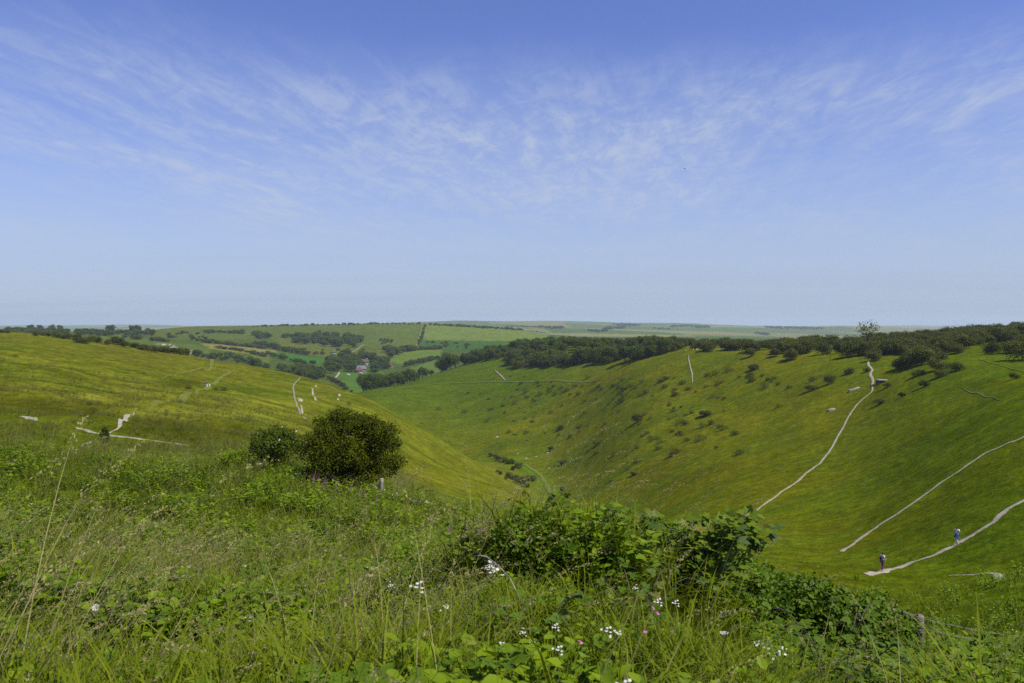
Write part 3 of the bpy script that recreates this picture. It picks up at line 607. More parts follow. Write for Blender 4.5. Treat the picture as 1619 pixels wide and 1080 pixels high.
# sparse tall tree above the scrub
cmS, cenS, _ = crown_mesh('crown', 301, 0.9, 0.55, 0.45, 420, 0.05, 12, 0.8); cmS.materials.append(M_wood)
tmS = trunk_mesh('trunk', 302, cenS, 0.02, 12); tmS.materials.append(M_bark)
p = on_column(1372, 330); plant('ash_tree', [(cmS, tmS)], p, (-(508.5 - H) / F * 330) - p[2], 'thin-crowned tall tree poking above the thorn scrub', 'tree', None, rng, 0.75)
# ------------------------------------------------------------------ scrub dotted over the olive slope
nb = 0
for (bx, by, sx, sy, n, hm) in ((900, 612, 70, 12, 34, (0.9, 2.2)), (1010, 622, 60, 14, 26, (0.8, 2.0)), (1085, 665, 40, 22, 30, (0.7, 1.7)), (1180, 600, 60, 18, 34, (0.7, 1.8)), (1010, 705, 60, 22, 22, (0.6, 1.5)),
                               (860, 655, 50, 18, 24, (0.6, 1.6)), (780, 650, 50, 14, 18, (0.8, 1.8)), (720, 640, 30, 10, 10, (0.8, 1.6)), (1110, 595, 30, 16, 18, (0.8, 1.9)), (950, 760, 60, 18, 14, (0.6, 1.2)), (1130, 650, 70, 20, 22, (0.6, 1.4))):
    for i in range(n):
        px, r = bx + rng.normal() * sx, by + rng.normal() * sy
        if not (640 < px < 1330 and 585 < r < 800): continue
        p = ground_at(px, r, 170); p[2] -= 0.15
        if p[1] > 720 or px < np.interp(p[1], VL[:, 0], VL[:, 1]): continue
        nb += 1
        if nb > 180: break
        plant('scrub_tuft', LOWB, p, rng.uniform(*hm), 'small scrub clump dotted over the olive valley slope', 'bush', 'scrub clumps on the valley slope', rng, 1.0, False)
for (px, r, hp, wd, lb) in ((1008, 668, 14, 0.7, 'upright bush standing out on the olive slope'), (1115, 658, 10, 2.2, 'long low bush patch on the olive slope'), (945, 703, 6, 1.6, 'low dark bush low on the olive slope'),
    (872, 713, 8, 1.4, 'bush beside the white chalk outcrop'), (890, 734, 7, 1.5, 'low bush above the valley track'), (1062, 722, 7, 1.4, 'paired low bush on the bare olive slope'), (886, 680, 9, 1.0, 'bush with a pale rock below it'), (1002, 752, 6, 1.6, 'dull low bush near the slope foot')):
    bush_px(px, r, hp, lb, 'thorn_bush', SCRUB_P, wd, 170)
Z8 = lambda x, y: (700 + x / 6.0, 700 + y / 6.0)
for (x, y, hp, wd) in ((455, 130, 6, 1.0), (500, 148, 7, 1.0), (540, 172, 8, 1.0), (580, 186, 8, 1.0), (620, 202, 8, 1.0), (655, 200, 8, .9), (720, 246, 10, .8), (668, 262, 8, .8), (550, 308, 7, .8), (640, 340, 10, 1.0), (690, 360, 10, 1.0), (735, 400, 14, .8), (775, 425, 11, .8), (800, 428, 9, .8), (835, 360, 9, 1.1), (515, 285, 5, 1.0), (600, 352, 5, 1.0)):
    bush_px(*Z8(x, y), hp, 'thorn bush in the row beside the valley bottom track', 'valley_thorn', SCRUB_P, wd, 200, 'thorns beside the valley track')
bush_px(*Z8(770, 506), 10, 'small upright dark bush alone on the valley floor', 'valley_thorn', SCRUB_P, 0.55, 200)
bush_px(*Z8(1132, 470), 12, 'rounded thorn tree across the track from the thorn row', 'valley_thorn', TREE_P, 1.25, 200)
bush_px(*Z8(1110, 490), 4, 'low growth in the shade of the rounded thorn', 'valley_thorn', SCRUB_P, 2.2, 200)
# ------------------------------------------------------------------ hedge of thorns along the brow of the hay-coloured hillside
Z1 = lambda x, y: (x / 3.855, 480 + y / 3.855)
for (x, y, hp, wd) in ((220, 196, 8, 1.0), (262, 196, 6, 1.0), (300, 204, 8, 1.0), (345, 208, 8, 1.0), (385, 212, 7, 1.0), (412, 216, 9, .9), (470, 222, 13, .7), (505, 242, 10, 1.3), (560, 232, 10, .9), (600, 240, 10, .9), (655, 252, 10, .8), (710, 250, 13, .9), (765, 268, 11, 1.0), (820, 270, 9, 1.0), (870, 284, 10, 1.0), (905, 284, 8, 1.0), (940, 298, 11, .8), (985, 294, 9, 1.0), (1020, 298, 10, 1.0), (1060, 304, 10, 1.0), (1100, 310, 11, .9), (1135, 314, 11, .8), (1200, 322, 11, .9), (1240, 330, 7, 1.0), (1300, 334, 8, .9), (40, 180, 5, 1.2), (5, 182, 6, 1.2)):
    bush_px(*Z1(x, y), hp, 'thorn bush of the hedge line on the brow of the hay-coloured hillside', 'hedge_thorn', SCRUB_P, wd * 1.3, 200, 'thorns along the hill brow')
for (px, r, hp, wd) in ((150, 655, 9, 1.2), (297, 615, 6, 1.3), (341, 617, 4, 1.2), (355, 617, 5, 1.2), (228, 592, 3, 1.2), (545, 612, 3, 1.4), (552, 640, 4, 1.0), (24, 564, 3, 1.4)):
    bush_px(px, r, hp, 'dark low shrub in the long hillside grass', 'low_shrub', LOWB, wd * 0.7, 60, 'shrubs in the hillside grass', False)
for (px, r, hp) in ((520, 600, 7), (528, 604, 8), (535, 608, 8), (541, 611, 7), (547, 616, 6), (512, 597, 6), (505, 596, 5), (556, 620, 4), (532, 606, 6), (524, 602, 6)):
    bush_px(px, r, hp, 'bush in the thicket on the edge of the spur', 'spur_bush', SCRUB_P, 1.0, 200, 'thicket on the spur edge')
# ------------------------------------------------------------------ far hills: woods, hedgerows, village trees
def wood(poly, n, hm, label, group, name='far_tree', protos=TREE_P, dmin=600, wide=1.0, avoid=()):
    xs = [q[0] for q in poly]; ys = [q[1] for q in poly]; k = 0; tr = 0
    while k < n and tr < n * 40:
        tr += 1; px = rng.uniform(min(xs), max(xs)); r = rng.uniform(min(ys), max(ys))
        if not poly_mask(poly, np.array([px]), np.array([r]))[0]: continue
        if any(abs(px - a) < w_ and -1 < r - b_ < h_ for a, b_, w_, h_ in avoid): continue
        p = ground_at(px, r, dmin); p[2] -= 0.3
        plant(name, protos, p, rng.uniform(*hm), label, 'tree', group, rng, wide * 1.25, True); k += 1
def hedge(line, n, hm, label, group, name='hedgerow_tree', protos=SCRUB_P, dmin=600, wide=1.0, jit=0.6):
    L_ = np.array(line, float); s = np.concatenate([[0], np.cumsum(np.hypot(*np.diff(L_, axis=0).T))])
    for k in range(n):
        t = (k + rng.uniform(0, 1)) / n * s[-1]; px = np.interp(t, s, L_[:, 0]) + rng.normal() * jit; r = np.interp(t, s, L_[:, 1]) + rng.normal() * jit * 0.4
        p = ground_at(px, r, dmin); p[2] -= 0.2
        plant(name, protos, p, rng.uniform(*hm), label, 'tree', group, rng, wide * 1.3, False)
HOUSES = ((577, 573, 8, 9), (569, 589, 10, 8))
wood([(460, 543), (472, 536), (500, 531), (530, 532), (560, 536), (577, 541), (560, 550), (540, 551), (500, 546)], 80, (10, 16), 'tree of the large dark wood on the far hillside', 'trees of the hillside wood', 'hillside_tree')
wood([(590, 541), (605, 537), (624, 540), (615, 546), (600, 546)], 12, (5, 7), 'tree in the small oval copse beside the hillside wood', 'trees of the oval copse', 'copse_tree')
wood([(506, 592), (520, 572), (540, 563), (600, 566), (613, 575), (612, 587), (560, 596), (530, 592)], 62, (8, 14), 'tree among the village houses in the valley', 'village trees', 'village_tree', avoid=HOUSES, dmin=780)
wood([(400, 585), (402, 577), (440, 584), (480, 586), (512, 590), (512, 602), (480, 601)], 42, (8, 13), 'tree in the valley wood behind the grassy spur', 'trees behind the spur', 'valley_wood_tree', dmin=640)
wood([(606, 562), (612, 556), (640, 553), (654, 553), (640, 560), (615, 568)], 20, (9, 14), 'tree of the belt above the pale village field', 'trees above the pale field', 'belt_tree')
hedge([(400, 546), (430, 550), (455, 556), (490, 562)], 26, (6, 11), 'tree of the hedgerow between tan and bright green fields', 'hedgerow beside the tan field', 'hedgerow_tree', TREE_P)
hedge([(400, 560), (440, 566), (470, 575), (500, 577)], 16, (5, 9), 'tree of the hedgerow below the bright green field', 'hedgerow below the bright field', 'hedgerow_tree', TREE_P)
hedge([(640, 556), (670, 553), (700, 552)], 14, (4, 7), 'bush of the hedge over the pale village field', 'hedge over the pale field')
hedge([(640, 580), (660, 575), (694, 568)], 18, (6, 9), 'tree of the hedge under the pale village field', 'hedge under the pale field', 'hedgerow_tree', TREE_P)
hedge([(404, 535), (425, 535)], 7, (9, 14), 'tree of the clump near the hedgerow on the far hill', 'clump on the far hill', 'clump_tree', TREE_P)
hedge([(448, 534), (474, 534)], 8, (7, 10), 'tree of the short belt left of the large dark wood'.replace('left of', 'next to'), 'short belt by the hillside wood', 'belt_tree', TREE_P)
hedge([(322, 527), (386, 528)], 18, (6, 10), 'tree of the long belt near the far ridge', 'long belt near the far ridge', 'ridge_belt_tree', TREE_P)
hedge([(398, 530), (422, 534)], 8, (9, 13), 'tall tree beyond the long belt', 'tall trees beyond the belt', 'clump_tree', TREE_P)
hedge([(320, 541), (420, 552)], 22, (4, 7), 'bush of the hedge along the top of the tan field', 'hedge along the tan field')
hedge([(345, 551), (385, 556), (420, 565)], 16, (3, 5), 'bush of the hedge along the foot of the tan field', 'hedge at the foot of the tan field')
hedge([(400, 517), (520, 514), (600, 513), (668, 512.5)], 42, (3, 6), 'bush of the hedge on the skyline of the far hill', 'skyline hedge', 'skyline_bush', dmin=1500)
hedge([(680, 514), (740, 517), (800, 521), (862, 527)], 46, (4, 7), 'bush of the hedge edging the sheep field', 'hedge edging the sheep field', 'field_hedge_bush', dmin=1500)
hedge([(672, 515), (668, 530), (662, 545)], 16, (3, 5), 'bush beside the straight track up the far hill', 'bushes beside the far track', 'track_bush', dmin=1000)
wood([(420, 545), (460, 552), (590, 556), (600, 566), (520, 562), (440, 556)], 26, (3, 5.5), 'bush scattered on rough grass below the hillside wood', 'bushes below the hillside wood', 'rough_bush', SCRUB_P)
wood([(672, 541), (740, 540), (740, 552), (672, 550)], 14, (3, 6), 'bush dotted on the dark green far field', 'bushes on the dark green field', 'field_bush', SCRUB_P)
wood([(250, 525), (330, 527), (330, 541), (270, 540)], 22, (3, 5.5), 'bush dotted on the hillside above the chalk pit', 'bushes above the chalk pit', 'pit_bush', SCRUB_P, 700)
wood([(326, 566), (345, 562), (400, 572), (405, 580), (350, 576)], 22, (6, 9), 'tree in the wood beside the old chalk pit', 'trees beside the chalk pit', 'pit_tree', TREE_P, 640)
wood([(-20, 530), (0, 525), (100, 524), (200, 521), (240, 525), (250, 531), (180, 533), (60, 531)], 150, (6.5, 10), 'tree of the dark wood on the ridge behind the thorn hedge', 'trees of the ridge wood', 'ridge_tree', TREE_P, 900)
for px in (48, 63, 82, 95, 172, 178, 210, 217):
    p = on_column(px, 1310); plant('ridge_tree', TREE_P, p, (-(511.5 - H) / F * 1310 - p[2]) * rng.uniform(0.9, 1.0), 'taller round-headed tree rising from the ridge wood', 'tree', 'round-headed trees of the ridge wood', rng, 0.95)
wood([(190, 533), (240, 536), (285, 541), (240, 541)], 12, (4, 7), 'bush on the slope under the ridge wood', 'bushes under the ridge wood', 'slope_bush', SCRUB_P, 700)
# the tree row with bare stems behind the spur, and the big trees beside it
for k in range(24):
    t = (k + rng.uniform(0.1, 0.9)) / 24; px = 572 + t * 84; e = 617 - t * 25
    g0 = ground_at(px, e, 560, 780); d = g0[1] + rng.uniform(2, 25); p = on_column(px, d)
    plant('tall_tree', TREE_P, p - np.array([0, 0, 0.4]), rng.uniform(11, 16), 'tall tree with bare stem in the row below the village', 'tree', 'tree row below the village', rng, 0.75)
for (px, r, hp, wd) in ((697, 585, 22, 0.9), (706, 586, 30, 0.8), (713, 584, 26, 0.8), (700, 586, 16, 1.2), (720, 580, 22, 0.9)):
    g0 = ground_at(px, r, 560, 900); plant('tall_tree', TREE_P, g0, hp / F * g0[1], 'big full tree where the tree row meets the crest wood', 'tree', 'big trees at the wood corner', rng, wd)
for (px, r, hp) in ((668, 592, 20), (674, 590, 14), (662, 595, 12), (682, 588, 10), (655, 597, 9)):
    g0 = ground_at(px, r, 560, 900); plant('tall_tree', TREE_P, g0, hp / F * g0[1], 'open tree between the tree row and the big corner trees', 'tree', 'open trees past the row', rng, 0.9)
# distant belts, several kilometres off
for line, n, hm in (([(955, 522), (965, 520), (985, 519.5)], 16, (12, 20)), ([(850, 518.5), (888, 520)], 16, (10, 16)), ([(972, 515), (1008, 515.5)], 18, (14, 22)), ([(1060, 517), (1095, 517.5)], 16, (12, 18)), ([(1212, 519), (1300, 521)], 34, (14, 20)), ([(800, 517), (850, 518)], 14, (8, 12)), ([(1100, 518.5), (1120, 518)], 8, (12, 18)), ([(1195, 527), (1215, 530)], 12, (9, 13)), ([(930, 524), (960, 525)], 14, (8, 12)), ([(1030, 520), (1060, 521)], 10, (8, 12))):
    hedge(line, n, hm, 'tree of a dark belt on the distant hazy downs', 'distant tree belts', 'distant_tree', TREE_P, 2600, 1.6, 1.5)
# ------------------------------------------------------------------ hawthorn tree and flowering elder in the long grass, a small spiky sapling
cmH, cenH, RH = crown_mesh('crown', 401, 1.34, 1.08, -0.06, 46000, 0.0185, 86, 0.45, 0.55, (0.075, 0.14)); cmH.materials.append(M_haw)
tmH = trunk_mesh('trunk', 402, cenH, 0.028, 20, 8); tmH.materials.append(M_bark)
HT = on_column(558, 38); HT[2] -= 0.1
hw = bpy.data.objects.new('hawthorn_tree', None); COL.objects.link(hw); hw.location = HT; hw.rotation_euler = (0, 0, 0.6)
hh = (-(640 - H) / F * 38 - HT[2]) * 1.10; hw.scale = (hh * 0.92, hh * 0.92, hh)
link('crown', cmH, hw); link('trunk', tmH, hw); tag(hw, 'dense rounded hawthorn tree standing in the long grass by a fence post', 'tree')
cmE, cenE, RE = crown_mesh('foliage', 411, 1.75, 1.08, -0.04, 14000, 0.040, 34, 0.45, 0.8, (0.10, 0.20)); cmE.materials.append(M_green)
EL = on_column(437, 41); eb = bpy.data.objects.new('elder_bush', None); COL.objects.link(eb); eb.location = EL
eh = -(674 - H) / F * 41 - EL[2]; eb.scale = (eh * 0.84, eh * 0.84, eh); link('foliage', cmE, eb)
tmE = trunk_mesh('stems', 412, cenE, 0.03, 14); tmE.materials.append(M_bark); link('stems', tmE, eb)
tag(eb, 'leafy bush with scattered white flower heads beside the hawthorn tree', 'bush')
M_white = plain('white_petals', (0.58, 0.57, 0.50), 0.7, 0.1, 20)
fp = Parts(); rr_ = np.random.default_rng(5)
for k in range(12):
    a = k * 2.4; r = 0.012 * math.sqrt(k + 0.5); c = np.array([r * math.cos(a), r * math.sin(a), 0.006 * rr_.random()])
    t = np.arange(5) / 5 * 6.283; fp.add(np.vstack([[c + (0, 0, 0.006)], c + 0.014 * np.stack([np.cos(t), np.sin(t), t * 0 + 0.002], 1)]), None, [(0, 1 + i, 1 + (i + 1) % 5) for i in range(5)])
fm = fp.mesh('flower_head'); fm.materials.append(M_white)
for k in range(46):
    j = rr_.integers(len(cenE)); d = randdir(1, rr_, 0.6)[0]; d[1] -= 0.6; d /= np.linalg.norm(d)
    f_ = link('flower_head', fm, eb, cenE[j] + d * RE[j] * 1.08); f_.scale = (0.55,) * 3; f_.rotation_euler = (rr_.normal() * 0.5, rr_.normal() * 0.5, 0)
cmJ, cenJ, _ = crown_mesh('foliage', 421, 0.55, 0.97, 0.0, 3000, 0.07, 22, 0.5, 1.3, (0.10, 0.2)); cmJ.materials.append(M_wood)
SP = on_column(165, 55); sp_ = bpy.data.objects.new('juniper_sapling', None); COL.objects.link(sp_); sp_.location = SP; sh_ = -(672 - H) / F * 55 - SP[2]; sp_.scale = (sh_ * 0.9, sh_ * 0.9, sh_)
link('foliage', cmJ, sp_); tj = trunk_mesh('stems', 422, cenJ, 0.02, 8); tj.materials.append(M_bark); link('stems', tj, sp_); tag(sp_, 'dark narrow spiky sapling in front of the wide bare chalk patch', 'sapling')
# ------------------------------------------------------------------ meadow in front of the viewer: grass, seed heads and herbs (nobody could count them)
def blade_mesh(p, rng, base, L_, w_, az, lean, curl, seg=4, zc=1.0):
    """one grass blade: tapering strip bending over towards az"""
    d = np.array([math.cos(az), math.sin(az), 0]); side = np.array([-d[1], d[0], 0]) ; pts = [np.array(base, float)]; th = lean
    for k in range(seg):
        pts.append(pts[-1] + (d * math.sin(th) + np.array([0, 0, math.cos(th)])) * L_ / seg); th += curl / seg
    V = []; tw = rng.uniform(-0.6, 0.6); sd = side * math.cos(tw) + d * math.sin(tw) * 0.8
    for k in range(seg): V += [pts[k] - sd * w_ * (1 - 0.75 * k / seg), pts[k] + sd * w_ * (1 - 0.75 * k / seg)]
    V.append(pts[-1]); q = [(2 * k, 2 * k + 1, 2 * k + 3, 2 * k + 2) for k in range(seg - 1)]
    p.add(V, q, [(2 * seg - 2, 2 * seg - 1, 2 * seg)]); return pts
def grass_tuft(seed, n, L0, L1, w_, spread, curl=(0.3, 1.5), wind=0.5):
    rng = np.random.default_rng(seed); p = Parts()
    for k in range(n):
        a = rng.uniform(0, 6.28); r = spread * math.sqrt(rng.random())
        az = a + rng.normal() * 0.8 if rng.random() > wind else rng.normal() * 0.8
        blade_mesh(p, rng, (r * math.cos(a), r * math.sin(a), -0.02), rng.uniform(L0, L1), w_ * rng.uniform(0.6, 1.3), az, abs(rng.normal()) * 0.25, rng.uniform(*curl), 4)
    return p.mesh('grass_tuft')
def seed_grass(seed, n, L0, L1, head=0.17):
    rng = np.random.default_rng(seed); p = Parts()
    for k in range(n):
        a = rng.uniform(0, 6.28); L_ = rng.uniform(L0, L1); az = rng.normal() * 0.55
        pts = blade_mesh(p, rng, (0.06 * math.cos(a), 0.06 * math.sin(a), -0.02), L_, 0.0026, az, abs(rng.normal()) * 0.14 + 0.06, rng.uniform(0.2, 0.8), 6)
        tip = pts[-1]; dr_ = norm((pts[-1] - pts[-2])[None])[0]; m_ = 46; t = rng.random(m_); hl = head * rng.uniform(0.7, 1.4)
        droop = np.array([math.cos(az) * 0.35, math.sin(az) * 0.35, -0.25])
        P = tip + (dr_[None] * t[:, None] + droop[None] * (t ** 2)[:, None]) * hl - dr_ * hl * 0.25 + rng.normal(size=(m_, 3)) * (0.0075 * (1.15 - t))[:, None]
        ax = norm(dr_[None] + droop * t[:, None] + rng.normal(size=(m_, 3)) * 0.45)
        V, T = stamp(LEAF4[0] * np.array([0.45, 1, 0.4]), LEAF4[1], P, frames(ax, randdir(m_, rng)), rng.uniform(0.007, 0.013, m_)); p.add(V, None, T)
    return p.mesh('seed_grass')
OV = np.array([(0, 0, 0), (0.27, 0.22, 0.05), (0.34, 0.50, 0.07), (0.17, 0.82, 0.02), (0, 1.0, -0.06), (-0.17, 0.82, 0.02), (-0.34, 0.50, 0.07), (-0.27, 0.22, 0.05), (0, 0.5, -0.02)])
OVF = np.array([(8, k, (k + 1) % 8) for k in range(8)])
def herb(seed, n, hgt, spread, leaf):
    rng = np.random.default_rng(seed); p = Parts()
    for s_ in range(n):
        a = rng.uniform(0, 6.28); r = spread * math.sqrt(rng.random()); b0 = np.array([r * math.cos(a) * 0.5, r * math.sin(a) * 0.5, -0.02]); tip = np.array([r * math.cos(a) * 1.4, r * math.sin(a) * 1.4, hgt * rng.uniform(0.55, 1.1)])
        p.tube([b0, (b0 + tip) * 0.5 + (0, 0, 0.04), tip], [0.003, 0.0025, 0.0015], 3)
        m_ = 11; t = np.linspace(0.25, 1.0, m_); P = b0 + (tip - b0) * t[:, None]; az = rng.uniform(0, 6.28) + np.arange(m_) * 2.4
        ax = np.stack([np.cos(az), np.sin(az), rng.uniform(-0.15, 0.6, m_)], 1); V, T = stamp(OV, OVF, P, frames(ax, np.array([0, 0, 1.0]) + rng.normal(size=(m_, 3)) * 0.35), leaf * rng.uniform(0.6, 1.2, m_)); p.add(V, None, T)
    return p.mesh('herb')
TRI = []; TRIF = []
for k, (a, s_) in enumerate(((0, 1.0), (0.95, 0.8), (-0.95, 0.8))):
    ca_, sa_ = math.cos(a), math.sin(a); Rm = np.array([[ca_, sa_, 0], [-sa_, ca_, 0], [0, 0, 1]])
    TRI.append((OV * np.array([1.05, 1, 1]) * s_) @ Rm.T + np.array([0, 0.12 if k == 0 else 0, 0])); TRIF.append(OVF + 9 * k)
TRI = np.vstack(TRI) * 0.62; TRIF = np.vstack(TRIF)
def bramble(seed, n, hgt, spread, leaf, m_=13):
    rng = np.random.default_rng(seed); p = Parts()
    for s_ in range(n):
        a = rng.uniform(0, 6.28); r = spread * rng.uniform(0.5, 1.1); t = np.linspace(0, 1, 7); z = hgt * rng.uniform(0.6, 1.1) * np.sin(t * 2.2)
        path = np.stack([r * t * math.cos(a), r * t * math.sin(a), z - 0.02], 1); p.tube(path, np.linspace(0.005, 0.002, 7), 4)
        tt = rng.uniform(0.2, 1.0, m_); P = np.stack([np.interp(tt, t, path[:, i]) for i in range(3)], 1)
        az = rng.uniform(0, 6.28, m_); ax = np.stack([np.cos(az), np.sin(az), rng.uniform(-0.2, 0.5, m_)], 1)
        V, T = stamp(TRI, TRIF, P + norm(ax) * 0.03, frames(ax, np.array([0, 0, 1.0]) + rng.normal(size=(m_, 3)) * 0.4), leaf * rng.uniform(0.6, 1.25, m_)); p.add(V, None, T)
    return p.mesh('bramble_spray')
M_grass = leaf_mat('meadow_grass', (0.042, 0.092, 0.002), (0.225, 0.255, 0.007), 0.22, 0.6, 1.5, 0.04)
M_grass_dry = leaf_mat('long_dry_grass', (0.095, 0.120, 0.012), (0.25, 0.225, 0.055), 0.35, 0.6, 1.0, 0.08)
M_seed = leaf_mat('grass_seed_heads', (0.28, 0.25, 0.080), (0.56, 0.48, 0.20), 0.35, 0.5, 2.0, 0.05, (1.0, 0.95, 0.8))
M_herb = leaf_mat('herb_leaves', (0.060, 0.130, 0.003), (0.230, 0.310, 0.007), 0.22, 0.6, 3.0, 0.05)
M_bram = leaf_mat('bramble_leaves', (0.036, 0.088, 0.004), (0.155, 0.235, 0.010), 0.22, 0.5, 3.0, 0.06)
def proto_set(tagname, meshes, mat):
    c = bpy.data.collections.new(tagname)
    for i, m_ in enumerate(meshes):
        m_.materials.clear(); m_.materials.append(mat); o = bpy.data.objects.new(f'{tagname}_{i}', m_); c.objects.link(o)
    return c
SETS = {
 'meadow_grass': proto_set('meadow_tuft', [grass_tuft(500 + k, 13, 0.22, 0.60, 0.0062, 0.11, (0.4, 1.9)) for k in range(5)], M_grass),
 'long_grass': proto_set('long_tuft', [grass_tuft(510 + k, 12, 0.35, 0.75, 0.0060, 0.12, (0.5, 1.6), 0.7) for k in range(3)], M_grass_dry),
 'seed_head_grass': proto_set('seed_stalks', [seed_grass(520 + k, 4, 0.55, 1.0) for k in range(4)], M_seed),
 'herb_undergrowth': proto_set('herb_clump', [herb(530 + k, 7, 0.38, 0.17, 0.066) for k in range(3)], M_herb),
 'bramble_undergrowth': proto_set('bramble_clump', [bramble(540 + k, 5, 0.42, 0.42, 0.095) for k in range(3)], M_bram),
}
def scatter_stuff(name, setname, P, sc, tilt, label, cat):
    """points with size and turn; geometry nodes put a tuft on each"""
    n = len(P); me_ = bpy.data.meshes.new(name); me_.vertices.add(n); me_.vertices.foreach_set('co', np.asarray(P, np.float32).ravel())
    rng = np.random.default_rng(abs(hash(name)) % 1000 if False else len(name) * 31 + n % 97)
    a = me_.attributes.new('rot', 'FLOAT_VECTOR', 'POINT'); rv = np.stack([rng.normal(size=n) * 0.12, rng.normal(size=n) * 0.12 + tilt, rng.normal(size=n) * 0.75], 1).astype(np.float32); a.data.foreach_set('vector', rv.ravel())
    a = me_.attributes.new('scl', 'FLOAT', 'POINT'); a.data.foreach_set('value', np.asarray(sc, np.float32))
    a = me_.attributes.new('pick', 'INT', 'POINT'); a.data.foreach_set('value', rng.integers(0, 12, n).astype(np.int32))
    o = link(name, me_); ng = bpy.data.node_groups.new('scatter_' + name, 'GeometryNodeTree')
    ng.interface.new_socket('Geometry', in_out='INPUT', socket_type='NodeSocketGeometry'); ng.interface.new_socket('Geometry', in_out='OUTPUT', socket_type='NodeSocketGeometry')
    N_ = ng.nodes.new; gi = N_('NodeGroupInput'); go = N_('NodeGroupOutput'); ip = N_('GeometryNodeInstanceOnPoints'); ci = N_('GeometryNodeCollectionInfo')
    ci.inputs[0].default_value = SETS[setname]; ci.inputs['Separate Children'].default_value = True; ci.inputs['Reset Children'].default_value = True
    def attr(nm, ty):
        x = N_('GeometryNodeInputNamedAttribute'); x.data_type = ty; x.inputs[0].default_value = nm; return x.outputs[0]
    ln = ng.links.new; ln(gi.outputs[0], ip.inputs['Points']); ln(ci.outputs[0], ip.inputs['Instance']); ip.inputs['Pick Instance'].default_value = True
    ln(attr('pick', 'INT'), ip.inputs['Instance Index']); ln(attr('rot', 'FLOAT_VECTOR'), ip.inputs['Rotation']); ln(attr('scl', 'FLOAT'), ip.inputs['Scale']); ln(ip.outputs[0], go.inputs[0])
    mo = o.modifiers.new('scatter', 'NODES'); mo.node_group = ng
    return tag(o, label, cat, kind='stuff')
def wedge(n, y0, y1, seed, u0=-0.76, u1=0.76):
    rng = np.random.default_rng(seed); y = np.sqrt(rng.uniform(y0 * y0, y1 * y1, n)); u = rng.uniform(u0, u1, n); x = u * y
    return x, y, rng
def near_path(x, y):
    bad = np.zeros(len(x), bool)
    for P in PATHS:
        if P[:, 1].min() > 130: continue
        for i in range(0, len(P), 2): bad |= (x - P[i, 0]) ** 2 + (y - P[i, 1]) ** 2 < 0.75 ** 2
    return bad
def leafy(x, y):
    """0 = grassy, 1 = leafy: the bramble bank and bramble patches in the meadow"""
    px = CX + F * x / y; n_ = fbm(x / 1.3, y / 1.3, 61, 3)
    return np.clip(sstep(0.56, 0.66, n_) * 0.8 + sstep(820, 1150, px) * sstep(4.6, 7.0, y) * 1.0 + sstep(1150, 1400, px) * 0.6, 0, 1) * (1 - sstep(14, 20, y) * sstep(900, 1150, px))
def stuff_from(name, setname, bands, keep, base, tilt, label, cat, cut=None):
    Ps = []; Ss = []
    for k, (n, y0, y1, sc) in enumerate(bands):
        x, y, rng = wedge(n, y0, y1, len(name) * 13 + k); px = CX + F * x / y
        m_ = rng.random(n) < keep(x, y, px)
        m_ &= ~((px > 970) & (px < 1205) & (y > 5.6) & (y < 8.8) & (rng.random(n) < 0.75))
        if 'under' in name: m_ &= ~(((px > 965) & (px < 1205) & (y > 5.9) & (y < 9.4)) | ((px > 1385) & (y > 8.2) & (y < 14) & (rng.random(n) < 0.85)))
        if y1 > 40: m_ &= ~near_path(x, y)
        x, y = x[m_], y[m_]; Ps.append(np.stack([x, y, height(x, y) - 0.01], 1)); Ss.append(sc * base * rng.uniform(0.7, 1.25, len(x)) * (0.50 + 0.95 * sstep(0.30, 0.70, fbm(x / 1.1 + 2, y / 1.1, 88, 3))))
    return scatter_stuff(name, setname, np.vstack(Ps), np.concatenate(Ss), tilt, label, cat)
turf = lambda px, y: sstep(950, 1180, px) * sstep(13, 17, y)      # grazed turf beyond the fence
stuff_from('meadow_grass', 'meadow_grass', [(5200, 1.9, 6, 1.0), (14000, 6, 16, 1.05), (21000, 16, 46, 1.4), (12000, 46, 80, 1.5)],
           lambda x, y, px: (1 - 0.80 * leafy(x, y)) * (1 - turf(px, y) * 0.94) * (1 - 0.92 * sstep(26, 75, y)) * (1 - sstep(38, 70, y) * sstep(500, 640, px)), 1.0, 0.10, 'long green meadow grass covering the hillside before the hawthorn', 'grass')
stuff_from('turf_tussocks', 'meadow_grass', [(16000, 13, 34, 0.42), (42000, 34, 110, 0.55)],
           lambda x, y, px: turf(px, y) * sstep(0.30, 0.60, fbm(x / 2.2, y / 2.2, 79, 3)) * (0.75 + 0.25 * sstep(1200, 1400, px)), 1.0, 0.05, 'short tufts of grazed turf on the slope beyond the fence', 'grass')
stuff_from('long_grass', 'long_grass', [(1100, 2.2, 6, 0.9), (4500, 6, 16, 0.9), (16000, 16, 46, 1.1), (52000, 46, 130, 1.35), (30000, 130, 210, 1.6)],
           lambda x, y, px: (1 - leafy(x, y) * 0.9) * (1 - turf(px, y)) * (0.10 + 0.90 * sstep(0.40, 0.62, fbm(x / 7 + 3, y / 4, 71, 3))) * (1 - sstep(30, 60, y) * sstep(600, 700, px)), 0.75, 0.25, 'pale long dry grass leaning in the wind on the hillside', 'grass')
stuff_from('seed_head_grass', 'seed_head_grass', [(130, 1.9, 3.2, 0.95), (900, 2.4, 6, 1.0), (4600, 6, 16, 1.0), (13000, 16, 50, 1.1)],
           lambda x, y, px: (1 - leafy(x, y) * 0.75) * (1 - turf(px, y)) * (0.12 + 0.88 * sstep(0.42, 0.62, fbm(x / 2.4 + 9, y / 2.4, 73, 3))) * (1 - 0.45 * sstep(500, 1000, px)), 0.92, 0.12, 'straw-coloured grass seed heads nodding above the meadow', 'grass')
